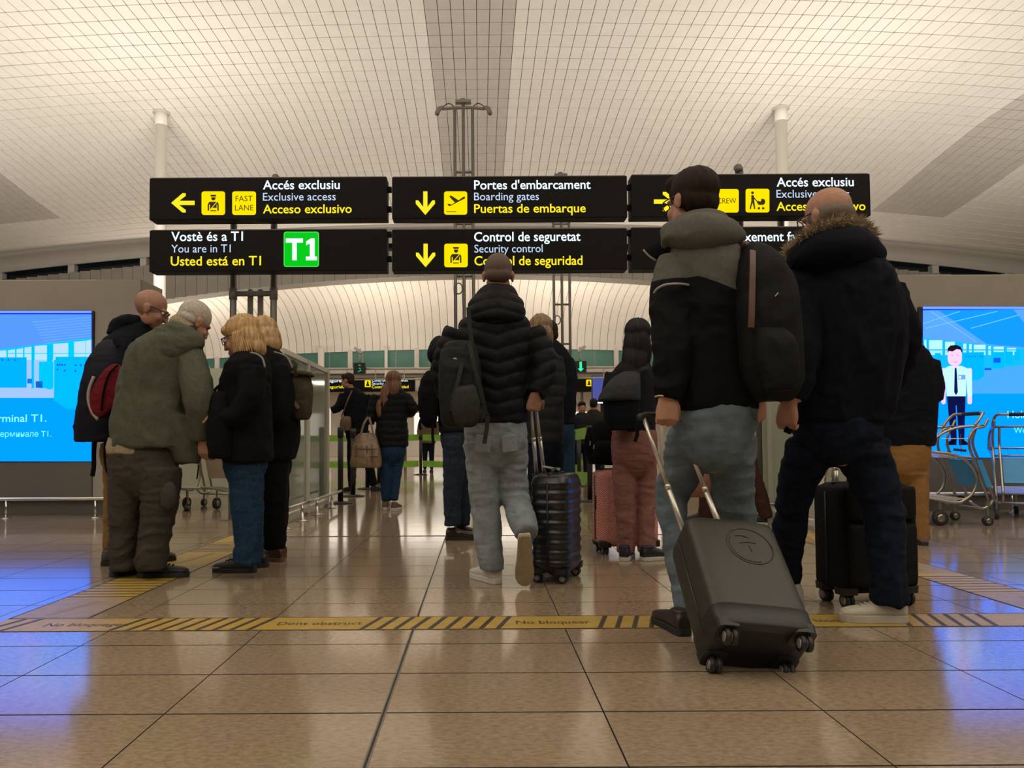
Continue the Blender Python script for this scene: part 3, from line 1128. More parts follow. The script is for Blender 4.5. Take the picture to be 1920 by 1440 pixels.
s.poly('cartoon_hair', [(1776.5, 662), (1777, 653), (1782, 648), (1793, 646.5), (1801, 650), (1804.5, 657), (1804, 663), (1801, 656), (1794, 654.5), (1786, 659), (1779, 658)], (30, 18, 30))
for x in (1785, 1796):
    s.poly('cartoon_eye', circ(x, 666.5, 1.2, 8), (225, 120, 190))
s.poly('cartoon_mouth', [(1787, 678), (1795, 678), (1794, 679.2), (1788, 679.2)], (230, 120, 180))
s.poly('cartoon_tie', [(1790, 690), (1793.5, 690), (1796, 735), (1792.5, 741), (1789, 735)], (25, 20, 75))
s.rect('cartoon_badge', 1797, 703, 1810, 711.5, (120, 150, 240))
s.rect('cartoon_badge', 1798, 705, 1802, 710, (225, 235, 255))
s.poly('cartoon_trousers', [(1775.5, 743), (1810.5, 743), (1808, 826), (1798, 826), (1793.5, 760), (1792, 760), (1794, 826), (1783, 826)], NV)
s.poly('cartoon_shoe', [(1771, 834.5), (1777, 829), (1784, 825), (1793.5, 826), (1793.5, 834.5)], (8, 8, 30))
s.poly('cartoon_shoe', [(1798, 834.5), (1798, 826), (1807, 825), (1813, 829), (1818, 834.5)], (8, 8, 30))
s.text('Hola', 1889, 1926, 784, 13.5, (150, 235, 255))
s.text('Welcome', 1901, 1962, 812, 10.5, (120, 225, 255))

# ------------------------------------------------------------------ glass partitions either side of the lanes
M_GLASS = glass_mat('pale_glass', (0.80, 0.88, 0.80), 0.34)
M_GLASS2 = glass_mat('frosted_glass', (0.62, 0.70, 0.58), 0.72)
M_FRAME = mat('cream_frame', (0.58, 0.55, 0.46), 0.45, 0.04, 4)


def partition(X, ds, H, lab, g):
    t = thing('glass_partition', lab, 'partition', (X, ds[0], 0))
    for d in ds:
        MB().box((X, d, H / 2), (0.07, 0.075, H)).obj('frame_post', M_FRAME, t, bevel=0.006)
    for a, b_ in zip(ds[:-1], ds[1:]):
        MB().box((X, (a + b_) / 2, H / 2 + 0.05), (0.016, b_ - a - 0.08, H - 0.14)).obj('glass_pane', g, t)
        for z in (0.05, H - 0.02):
            MB().box((X, (a + b_) / 2, z), (0.05, b_ - a - 0.08, 0.05)).obj('frame_rail', M_FRAME, t)
    return t


partition(-1.93, (7.45, 8.6, 9.72), 1.71, 'glass partition with cream posts beside the blonde women', M_GLASS)
partition(2.97, (6.75, 7.8, 8.9, 10.0), 1.75, 'glass partition with cream posts seen between the two men pulling cases', M_GLASS2)
for (X, sgn, lab) in ((-1.80, 1, 'low chrome rail along the foot of the left glass partition'), (2.80, -1, 'low chrome rail along the foot of the right glass partition')):
    t = thing('floor_rail', lab, 'rail', (X, 7.5, 0))
    MB().tube([(X, 6.9, 0.17), (X + 0.03 * sgn, 9.85, 0.17)], 0.018, 12).obj('rail_bar', M_RAIL, t, smooth=True)
    for d in (7.05, 7.75, 8.45, 9.3):
        MB().lathe((X + 0.02 * sgn, d, 0), [(0.06, 0), (0.06, 0.008), (0.022, 0.02), (0.016, 0.12), (0.01, 0.165)], 14).obj('rail_post', M_RAIL, t, smooth=True)

# cream panel walls further back, left and right of the lanes
for (x0, x1, d, H, lab) in ((-6.6, -2.45, 11.6, 1.95, 'pale screen wall behind the olive rain jacket and the blonde woman in profile'),
                            (3.3, 6.6, 11.6, 1.95, 'pale screen wall behind the parka man and the right partition')):
    t = thing('screen_wall', lab, 'wall panel', ((x0 + x1) / 2, d, 0))
    n = 5
    for q in range(n):
        xa, xb = x0 + (x1 - x0) * q / n, x0 + (x1 - x0) * (q + 1) / n
        MB().box(((xa + xb) / 2, d, H / 2), (xb - xa - 0.02, 0.05, H - 0.06)).obj('panel', mat('pale_green_panel', (0.52, 0.54, 0.42), 0.4, 0.04, 2), t, recalc=False)
        MB().box((xb, d, H / 2), (0.06, 0.07, H)).obj('frame_post', M_FRAME, t)

# ------------------------------------------------------------------ queue stanchions and green belts
M_BLACK = mat('black_metal', (0.012, 0.012, 0.012), 0.45, 0.1)
M_BELT = mat('green_belt', (0.19, 0.42, 0.025), 0.55, 0.14, 6)


def stanchion(x, d, lab, h=0.98):
    t = thing('queue_stanchion', lab, 'stanchion', (x, d, 0), 'black queue stanchions')
    MB().lathe((x, d, 0), [(0.17, 0), (0.17, 0.012), (0.05, 0.03)], 24).obj('base', M_BLACK, t, smooth=True)
    MB().lathe((x, d, 0), [(0.036, 0.02), (0.036, h - 0.06)], 16).obj('post', M_BLACK, t, smooth=True)
    MB().lathe((x, d, 0), [(0.042, h - 0.12), (0.042, h), (0.03, h + 0.01)], 16).obj('belt_head', M_BLACK, t, smooth=True)
    return t


def belt(p, q, z, lab, hgt=0.15):
    p, q = Vector((p[0], p[1], z)), Vector((q[0], q[1], z))
    dv = (q - p).normalized()
    p, q = p + dv * 0.05, q - dv * 0.05
    n = Vector((-dv.y, dv.x, 0)) * 0.006
    b = MB()
    N = 8
    vs = []
    for k in range(N + 1):
        c = p.lerp(q, k / N) - Vector((0, 0, 0.03 * math.sin(math.pi * k / N)))
        for s_ in (-1, 1):
            vs += [c + n * s_ + Vector((0, 0, hgt / 2)), c + n * s_ - Vector((0, 0, hgt / 2))]
    fs = []
    for k in range(N):
        o = 4 * k
        fs += [(o, o + 1, o + 5, o + 4), (o + 2, o + 6, o + 7, o + 3), (o, o + 4, o + 6, o + 2), (o + 1, o + 3, o + 7, o + 5)]
    b.add(vs, fs + [(0, 2, 3, 1), (4 * N, 4 * N + 1, 4 * N + 3, 4 * N + 2)])
    tag(b.obj('queue_belt', M_BELT), lab, 'belt', 'green queue belts')


LX = [(-1.80, 10.0), (-1.85, 11.3), (-1.9, 13.1), (-1.9, 14.6), (-1.9, 16.2)]
lb = ['black stanchion at the end of the left glass partition, nearest of its row', 'second black stanchion behind the left glass partition',
      'third black stanchion behind the left glass partition', 'fourth black stanchion behind the left glass partition', 'farthest black stanchion of the left row']
for (x, d), l in zip(LX, lb):
    stanchion(x, d, l)
BK = [(-3.9, 18.7), (-1.42, 18.7), (0.65, 18.7), (2.6, 18.7)]
lb = ['black stanchion of the far cross belt, behind the left partition', 'black stanchion of the far cross belt right of the woman with the tote',
      'black stanchion of the far cross belt behind the puffer-jacket man', 'black stanchion of the far cross belt behind the woman in mauve trousers']
for (x, d), l in zip(BK, lb):
    stanchion(x, d, l)
RX = [(1.45, 10.1), (1.75, 13.5)]
for (x, d), l in zip(RX, ('black stanchion beside the pink suitcase', 'black stanchion further back on the right of the lane')):
    stanchion(x, d, l)
where = ['left of the tote-bag woman', 'between the tote-bag woman and the puffer-jacket man', 'behind the puffer-jacket man']
for i in range(3):
    for z, hl in ((0.91, 'upper'), (0.27, 'lower')):
        belt(BK[i], BK[i + 1], z, hl + ' green belt of the far cross barrier ' + where[i])
for z, hl in ((0.90, 'upper'), (0.30, 'lower')):
    belt(RX[0], (1.15, 14.2), z, hl + ' green belt running back from the stanchion by the pink suitcase')
    belt(RX[1], (1.72, 18.4), z, hl + ' green belt behind the black backpack on the pink suitcase')

# ------------------------------------------------------------------ far gantry, arrow displays and far signs
g = thing('gantry', 'pale metal gantry bar over the lanes carrying the green arrow displays', 'gantry', (0, 16, 0))
GX0, GX1 = W(596, 690, 16).x, W(1240, 690, 16).x
zg = W(700, 691, 16).z
MB().tube([(GX0, 16.072, zg), (GX1, 16.072, zg)], 0.025, 10).obj('bar', M_FRAME, g, smooth=True)
MB().tube([(GX0, 16.072, zg - 0.22), (GX1, 16.072, zg - 0.22)], 0.018, 10).obj('bar', M_FRAME, g, smooth=True)
for x in (GX0, GX1):
    MB().tube([(x, 16.072, 0.0), (x, 16.072, zg + 0.02)], 0.04, 12).obj('post', M_FRAME, g, smooth=True)
for q in range(1, 12):
    x = GX0 + (GX1 - GX0) * q / 12
    MB().tube([(x, 16.072, zg - 0.22), (x, 16.072, zg)], 0.012, 8).obj('strut', M_FRAME, g)
M_LEDG = emat('led_green', srgb(40, 250, 150), 1.3)
for (px, py, kind, lab) in ((674.5, 691, 0, 'small black lane display with dim green dots left of the far security sign'),
                            (1088, 688, 1, 'small black lane display with a bright green down arrow')):
    c = W(px, py, 15.98)
    t = thing('lane_display', lab, 'display', (c.x, c.y, c.z - 0.12))
    MB().box(c, (0.245, 0.14, 0.235)).obj('housing', M_BLACK, t, bevel=0.01)
    MB().tube([(c.x, 16.0, c.z + 0.11), (c.x, 16.0, c.z + 0.42)], 0.022, 10).obj('pole', M_FRAME, t, smooth=True)
    sx = 1 if kind else -1
    MB().box((c.x + 0.03 * sx, 15.97, c.z + 0.38), (0.2, 0.07, 0.06), Matrix.Rotation(math.radians(-35 * sx), 3, 'Y')).obj('camera_body', M_WHITE, t, bevel=0.008)
    fy = c.y - 0.071
    if kind:
        pts = [(-0.025, 0.1), (0.025, 0.1), (0.025, -0.04), (0.062, -0.04), (0, -0.105), (-0.062, -0.04), (-0.025, -0.04)]
        MB().prism(pts, lambda u, v, w: (c.x + u, fy - w, c.z + v), 0.003).obj('arrow', M_LEDG, t)
    else:
        md = emat('led_green_dim', srgb(20, 190, 120), 0.9)
        for (u, v) in ((0.02, 0.06), (-0.005, 0.065), (0.0, 0.0), (0.02, -0.01), (-0.012, -0.07), (0.012, -0.055), (0.03, -0.045)):
            MB().box((c.x + u, fy, c.z + v), (0.022, 0.004, 0.02)).obj('led_dot', md, t)
DF = 22.0
for (x0, x1, lab, k) in ((560, 778, 'far black security control sign behind the walking woman', 0), (985, 1112, 'far black sign with a yellow guard tile beside the purple monitor', 1)):
    p, q = W(x0, 735, DF), W(x1, 708, DF)
    t = thing('far_sign', lab, 'sign', ((p.x + q.x) / 2, DF, p.z))
    MB().box(((p.x + q.x) / 2, DF + 0.08, (p.z + q.z) / 2), (q.x - p.x, 0.16, q.z - p.z)).obj('sign_case', M_SIGN, t)
    for xx in (p.x + 0.3, q.x - 0.3):
        MB().tube([(xx, DF + 0.2, 0), (xx, DF + 0.2, q.z)], 0.04, 10).obj('post', M_POST, t)
    if k == 0:
        for (s_, a, b_, y, m) in (('seguretat', 612, 652, 716.5, M_TXTW), ('seguridad', 612, 652, 728, M_TXTY), ('Control de seguretat', 697, 765, 715.5, M_TXTW),
                                  ('Security control', 697, 742, 721.5, M_TXTW2), ('Control de seguridad', 697, 766, 728, M_TXTY)):
            lettering('lettering', s_, a, b_, y, 5.2, DF - 0.004, m, t, 0.01)
        poly_px('pictogram', rrect(684, 713, 695, 726, 1.2), DF - 0.004, M_ICON, t)
        poly_px('glyph', [(688, 715), (691, 715), (691, 718), (693, 724), (686, 724), (688, 718)], DF - 0.008, M_GLYPH, t)
    else:
        poly_px('pictogram', rrect(1099, 712, 1110, 724, 1.2), DF - 0.004, M_ICON, t)
        poly_px('glyph', [(1103, 714), (1106, 714), (1106, 717), (1108, 722), (1101, 722), (1103, 717)], DF - 0.008, M_GLYPH, t)
p, q = W(1110, 757, 17.0), W(1150, 704, 17.0)
t = thing('monitor', 'dim purple monitor on a post behind the dark-haired woman', 'monitor', ((p.x + q.x) / 2, 17, 0))
MB().box(((p.x + q.x) / 2, 17.04, (p.z + q.z) / 2), (q.x - p.x, 0.08, q.z - p.z)).obj('housing', M_BLACK, t, bevel=0.008)
MB().box(((p.x + q.x) / 2, 16.995, (p.z + q.z) / 2 + 0.03), (q.x - p.x - 0.03, 0.012, q.z - p.z - 0.09)).obj('screen', emat('purple_screen', srgb(78, 84, 158), 1.0), t)
MB().box(((p.x + q.x) / 2, 16.99, p.z + 0.02), (0.3, 0.012, 0.03)).obj('caption_light', M_TXTW, t)
MB().tube([((p.x + q.x) / 2, 17.1, 0), ((p.x + q.x) / 2, 17.1, p.z + 0.1)], 0.04, 10).obj('post', M_BLACK, t)

# ------------------------------------------------------------------ luggage trolleys
M_TROL = mat('trolley_tube', (0.42, 0.38, 0.31), 0.28, 0.08, 40, metal=1.0)
M_TIRE = mat('rubber_tyre', (0.02, 0.018, 0.016), 0.6, 0.1)
M_AD = mat('blue_ad_panel', (0.05, 0.30, 0.62), 0.3, 0.15, 3)
M_BOARD = mat('trolley_board', (0.45, 0.42, 0.40), 0.4, 0.1, 8)


def trolley(name, label, base, yaw, board=None, back=None, ad=None):
    """local u: forwards (basket end negative), v: across, z: up"""
    R = Matrix.Rotation(yaw, 3, 'Z')
    base = Vector(base)
    k = 6.95 / 1442

    def C(X, Y, v):
        u = (1720 + X / 5.335 - 1825) * k
        z = (988 - (740 + Y / 5.335)) * k
        return base + R @ Vector((u, v, z))
    t = thing(name, label, 'luggage trolley', base)
    HW = 0.24
    for v in (-HW, HW):
        MB().tube([C(*p, v) for p in ((735, 250), (690, 330), (600, 350), (545, 440), (545, 560), (600, 700), (640, 860), (700, 1020), (715, 1110), (640, 1150), (520, 1075))], 0.0125, 8, 4).obj('upright', M_TROL, t, smooth=True)
        MB().tube([C(*p, v * 0.8) for p in ((650, 330), (615, 430), (610, 520), (650, 640), (740, 900), (795, 1040), (770, 1110), (720, 1135))], 0.0125, 8, 4).obj('upright', M_TROL, t, smooth=True)
        MB().tube([C(*p, v) for p in ((690, 320), (400, 345), (220, 430), (140, 540), (150, 578), (350, 603), (470, 650), (560, 735), (603, 850), (570, 980), (480, 1060), (380, 1088), (90, 1040), (-140, 1010))], 0.0125, 8, 4).obj('side_tube', M_TROL, t, smooth=True)
        for X in (320, 455):
            MB().tube([C(X, 400 if X > 400 else 440, v), C(X, 600, v)], 0.004, 6).obj('basket_wire', M_TROL, t)
        MB().tube([C(260, 450, v), C(560, 450, v)], 0.004, 6).obj('basket_wire', M_TROL, t)
    for (X, Y) in ((145, 560), (690, 322), (560, 640), (640, 1150), (480, 1060)):
        MB().tube([C(X, Y, -HW), C(X, Y, HW)], 0.011, 8).obj('cross_tube', M_TROL, t, smooth=True)
    MB().tube([C(600, 320, -HW), C(640, 265, -HW), C(700, 195, -HW * 0.9), C(740, 190, -HW * 0.6), C(740, 190, HW * 0.6), C(700, 195, HW * 0.9), C(640, 265, HW), C(600, 320, HW)], 0.014, 8, 4).obj('handle', M_TROL, t, smooth=True)
    MB().tube([C(742, 192, -HW * 0.5), C(742, 192, HW * 0.5)], 0.019, 10).obj('grip', M_TIRE, t, smooth=True)
    for q in range(7):
        v = -HW + 2 * HW * q / 6
        MB().tube([C(150, 578, v), C(470, 648, v)], 0.004, 6).obj('basket_wire', M_TROL, t)

    def plate(name, quad, v0, v1, m, th=0.006):
        b = MB()
        vs = [C(*p, v0) for p in quad] + [C(*p, v1) for p in quad]
        n = len(quad)
        b.add(vs, [tuple(range(n)), tuple(range(2 * n - 1, n - 1, -1))] + [(i, i + n, (i + 1) % n + n, (i + 1) % n) for i in range(n)])
        return b.obj(name, m, t)
    plate('ad_panel', [(600, 665), (612, 660), (720, 930), (705, 938)], -HW * 0.72, HW * 0.72, ad or M_AD)
    plate('ad_panel', [(598, 668), (648, 662), (745, 928), (690, 940)], -HW - 0.016, -HW - 0.012, ad or M_AD)
    plate('deck', [(-140, 1005), (90, 1015), (400, 1035), (470, 1055), (400, 1075), (90, 1040), (-140, 1022)], -HW * 0.9, HW * 0.9, board or M_BOARD)
    plate('maker_plate', [(375, 545), (505, 560), (502, 585), (373, 572)], -HW - 0.008, -HW - 0.004, M_TIRE)
    if back:
        plate('basket_panel', [(130, 420), (150, 420), (150, 600), (130, 600)], -HW * 1.02, HW * 1.02, back)

    def wheel(X, Y, r, v):
        c = C(X, Y, v)
        r *= k / 5.335
        c.z = r
        Mx = R @ Matrix.Rotation(math.pi / 2, 3, 'X')
        w = MB().lathe(c, [(r * 0.55, -0.02), (r * 0.96, -0.018), (r, 0), (r * 0.96, 0.018), (r * 0.55, 0.02)], 20, Mx).obj('wheel', M_TIRE, t, smooth=True)
        h = MB().lathe(c, [(r * 0.3, -0.024), (r * 0.5, -0.022), (r * 0.5, 0.022), (r * 0.3, 0.024)], 14, Mx).obj('hub', M_TROL, None, smooth=True)
        h.parent = w
        h.matrix_parent_inverse = par_inv(w)
        MB().tube([c + Vector((0, 0, r * 1.05)), C(X, 1080, v)], 0.012, 8).obj('fork', M_TROL, t)
    for v in (-HW, HW):
        wheel(700, 1285, 50, v)
        wheel(250, 1180, 78, v * 0.85)
    wheel(-60, 1255, 46, 0)
    return t


trolley('luggage_trolley', 'chrome luggage trolley in front of the right blue screen, its basket facing left', FL(1826, 986) + Vector((0, 0.24, 0)), 0)
trolley('luggage_trolley', 'chrome luggage trolley cut off by the right edge of the picture', FL(1935, 975) + Vector((0, 0.1, 0)), math.radians(-118))
M_CREAM = mat('cream_board', (0.60, 0.50, 0.36), 0.45, 0.04, 4)
trolley('luggage_trolley', 'luggage trolley with a cream panel behind the grey trousers and blue jeans', FL(398, 952) + Vector((0, 0.1, 0)), math.radians(76), None, M_CREAM, M_CREAM)
trolley('luggage_trolley', 'luggage trolley glimpsed behind the black suitcase of the parka man', FL(1545, 958) + Vector((0, 0.1, 0)), math.radians(100), None, M_CREAM, M_CREAM)
# ------------------------------------------------------------------ people: machinery
def _hash(ix, iy, iz):
    h = (ix.astype(np.int64) * 374761393 + iy.astype(np.int64) * 668265263 + iz.astype(np.int64) * 2147483647) & 0xffffffff
    h = ((h ^ (h >> 13)) * 1274126177) & 0xffffffff
    return ((h ^ (h >> 16)) & 0xffff) / 32767.5 - 1.0


def vnoise(p):
    i = np.floor(p).astype(np.int64)
    f = p - i
    f = f * f * (3 - 2 * f)
    out = 0
    for dx in (0, 1):
        for dy in (0, 1):
            for dz in (0, 1):
                w = (f[:, 0] if dx else 1 - f[:, 0]) * (f[:, 1] if dy else 1 - f[:, 1]) * (f[:, 2] if dz else 1 - f[:, 2])
                out = out + w * _hash(i[:, 0] + dx, i[:, 1] + dy, i[:, 2] + dz)
    return out


def fbm(p, oct=3):
    a, o = 1.0, 0
    for k in range(oct):
        o = o + a * vnoise(p * (2 ** k) + 17.3 * k)
        a *= 0.5
    return o


def folds(amp, sx=5.0, sy=5.0, sz=12.0, seed=0.0):
    """soft ridged cloth folds"""
    def fn(v, n):
        w = np.stack([vnoise(v * 4.3 + seed), vnoise(v * 4.3 + seed + 31), vnoise(v * 4.3 + seed + 57)], 1) * 1.1
        r = 1 - np.abs(vnoise(v * np.array([sx, sy, sz]) * 1.25 + seed + w)) * 2.4
        r2 = 1 - np.abs(vnoise(v * np.array([sx, sy, sz]) * 2.9 + 9 + seed + w * 1.6)) * 2.4
        return amp * 0.62 * (r * 0.8 + r2 * 0.3)
    return fn


def quilt(amp, spacing, x0=0.0, chev=0.0, seed=0.0):
    def fn(v, n):
        ph = (v[:, 2] - chev * np.abs(v[:, 0] - x0)) / spacing + 0.15 * vnoise(v * 7 + seed)
        rib = np.abs(np.sin(np.pi * ph)) ** 0.55
        return amp * (rib - 0.6) + amp * 0.35 * vnoise(v * 28 + seed)
    return fn


def groove(amp, cx, cy, freq=60, seed=0.0):
    """hair strands: vertical grooves round an axis"""
    def fn(v, n):
        an = np.arctan2(v[:, 1] - cy, v[:, 0] - cx)
        q = np.stack([an * freq / 6.28, v[:, 2] * 5 + 0 * an, 0 * an + seed], 1)
        return amp * (vnoise(q) + 0.6 * vnoise(q * 2.3 + 5))
    return fn


def fuse(name, b, m, parent, voxel=0.01, smooth=4, disp=None, ratio=None):
    me = b.mesh('tmp')
    o = bpy.data.objects.new('tmp', me)
    COL.objects.link(o)
    r = o.modifiers.new('r', 'REMESH')
    r.mode = 'VOXEL'
    r.voxel_size = voxel
    if smooth:
        s = o.modifiers.new('s', 'SMOOTH')
        s.factor = 0.5
        s.iterations = smooth
    if ratio and not disp:
        d = o.modifiers.new('d', 'DECIMATE')
        d.ratio = ratio
    bpy.context.view_layer.update()
    dg = bpy.context.evaluated_depsgraph_get()
    nm = bpy.data.meshes.new_from_object(o.evaluated_get(dg))
    bpy.data.objects.remove(o)
    bpy.data.meshes.remove(me)
    if disp:
        n = len(nm.vertices)
        co = np.empty(n * 3)
        no = np.empty(n * 3)
        nm.vertices.foreach_get('co', co)
        nm.vertex_normals.foreach_get('vector', no)
        co, no = co.reshape(-1, 3), no.reshape(-1, 3)
        for fn in (disp if isinstance(disp, (list, tuple)) else [disp]):
            co = co + no * fn(co, no)[:, None]
        nm.vertices.foreach_set('co', co.ravel())
        nm.update()
    nm.name = name
    nm.materials.clear()
    return link(name, nm, m, parent, smooth=True)


def skin(name, c):
    return mat(name, c, 0.5, 0.12, 40, 0.15, spec=0.4)


M_SKIN = skin('skin_light', (0.40, 0.20, 0.125))
M_SKIN2 = skin('skin_tan', (0.33, 0.165, 0.10))


def cloth(name, c, var=0.15, scale=90, rough=0.85, bump=0.25, stretch=(1, 1, 1), sheen=0.0):
    return mat(name, c, rough, var, scale, bump, spec=0.12, stretch=stretch, sheen=sheen)


def head_frame(c, yaw, pitch=0.0, roll=0.0):
    """yaw 0 faces away from the viewer (+Y), 90 faces right (+X); pitch > 0 looks down"""
    return Matrix.Translation(c) @ Matrix.Rotation(-math.radians(yaw), 4, 'Z') @ Matrix.Rotation(-math.radians(pitch), 4, 'X') @ Matrix.Rotation(math.radians(roll), 4, 'Y')


HEAD = [((0, -.012, .03), (.077, .098, .088)), ((0, .032, -.042), (.060, .064, .074)), ((0, .066, -.096), (.028, .024, .022)),
        ((0, .098, -.022), (.012, .022, .026)), ((0, .110, -.038), (.014, .014, .012)), ((0, .080, .016), (.050, .020, .013)),
        ((-.034, .068, -.036), (.024, .022, .026)), ((.034, .068, -.036), (.024, .022, .026)), ((0, .090, -.070), (.024, .014, .008)),
        ((0, .089, -.079), (.020, .013, .007)), ((-.052, .018, -.062), (.016, .034, .040)), ((.052, .018, -.062), (.016, .034, .040))]
EARS = [((-.080, -.004, -.012), (.010, .020, .032)), ((.080, -.004, -.012), (.010, .020, .032)), ((-.083, -.012, -.004), (.009, .016, .022)), ((.083, -.012, -.004), (.009, .016, .022))]


def add_head(b, Mh, s=1.0):
    R = Mh.to_3x3()
    for c, r in HEAD + EARS:
        b.ell(Mh @ (Vector(c) * s), [x * s for x in r], R, 20, 14)


def add_hand(b, wrist, dirv, palm, ts, curl=(25, 30, 20), s=1.0, thumb=(0.75, 0.65, 0.35)):
    Y = Vector(dirv).normalized()
    P = Vector(palm)
    P = (P - Y * P.dot(Y)).normalized()
    X = Y.cross(P)
    w = Vector(wrist)
    q = lambda x, y, z: w + (X * x + Y * y + P * z) * s
    A = (X, P)
    b.loft([(q(0, -.02, 0), .027 * s, .021 * s), (q(0, .02, 0), .033 * s, .020 * s), (q(0, .055, 0), .042 * s, .017 * s), (q(0, .092, 0), .041 * s, .013 * s)], 16, 3, 'h', 2.4, A)
    for xo, L, r in ((.030, .073, .0088), (.010, .081, .0092), (-.011, .075, .0088), (-.030, .058, .0078)):
        p = q(ts * xo, .084, 0)
        pts = [p]
        an = 0.0
        for seg, cu in zip((.45, .31, .24), curl):
            an += math.radians(cu)
            p = p + (Y * math.cos(an) + P * math.sin(an)) * (L * seg * s)
            pts.append(p)
        b.tube(pts, [r * s, r * s * 0.97, r * s * 0.9, r * s * 0.72], 10, 3)
    p = q(ts * .026, .018, .004)
    d1 = (X * ts * thumb[0] + Y * thumb[1] + P * thumb[2]).normalized()
    d2 = (X * ts * thumb[0] * 0.35 + Y * 0.85 + P * (thumb[2] + 0.25)).normalized()
    b.tube([p, p + d1 * .036 * s, p + d1 * .036 * s + d2 * .03 * s, p + d1 * .036 * s + d2 * .052 * s], [.014 * s, .0115 * s, .010 * s, .0075 * s], 10, 3)


def add_shoe(parent, heel, heading, L=0.285, m=None, ms=None, pitch=0.0, hw=0.049, high=0.0, sole_h=0.028, laces=None):
    """heel: floor point under the heel end; heading 0 = toe away from the viewer, 90 = toe to the right"""
    a = math.radians(heading)
    R = Matrix.Rotation(-a, 3, 'Z') @ Matrix.Rotation(math.radians(pitch), 3, 'X')
    heel = Vector(heel)
    T = lambda x, y, z: heel + R @ Vector((x, y, z))
    b = MB()
    st = [(0.004, .030, .060), (0.03, .036, .078), (0.08, .037, .080), (0.13, .040, .066), (0.18, hw * 0.95, .052), (0.225, hw, .044), (0.262, hw * 0.84, .036), (0.283, hw * 0.45, .026)]
    k = L / 0.285
    AX = (R @ Vector((1, 0, 0)), R @ Vector((0, 0, 1)))
    b.loft([(T(0, y * k, sole_h * 0.6 + h / 2), w, h / 2) for y, w, h in st], 18, 3, 'h', 2.5, AX)
    BX = (R @ Vector((1, 0, 0)), R @ Vector((0, 1, 0)))
    b.loft([(T(0, .05 * k, .05), .035, .045), (T(0, .055 * k, .085), .036, .046), (T(0, .055 * k, .10 + high), .036, .046)], 16, 2, 'h', 2, BX)
    sh = fuse('shoe', b, m, parent, 0.006, 3)
    out = []
    for y, w in ((0, .018), (0.01, .031), (0.04, .038), (0.1, .038), (0.15, .043), (0.2, .051), (0.24, .050), (0.27, .036), (0.288, .014)):
        out.append((w * hw / 0.049, y * k))
    poly = out + [(-x, y) for x, y in reversed(out)]
    so = MB().prism(poly, lambda u, v, w: T(u, v, w), sole_h).obj('sole', ms or m, None, bevel=0.004)
    so.parent = sh
    so.matrix_parent_inverse = par_inv(sh)
    if laces:
        for q in range(4):
            y, z = (.13 + q * .022) * k, .062 - q * .005 + sole_h * 0.6
            la = MB().tube([T(-.03, y, z - .008), T(-.012, y, z + .006), T(.012, y, z + .006), T(.03, y, z - .008)], .0032, 6, 2).obj('lace', laces, None)
            la.parent = sh
            la.matrix_parent_inverse = par_inv(sh)
    return sh


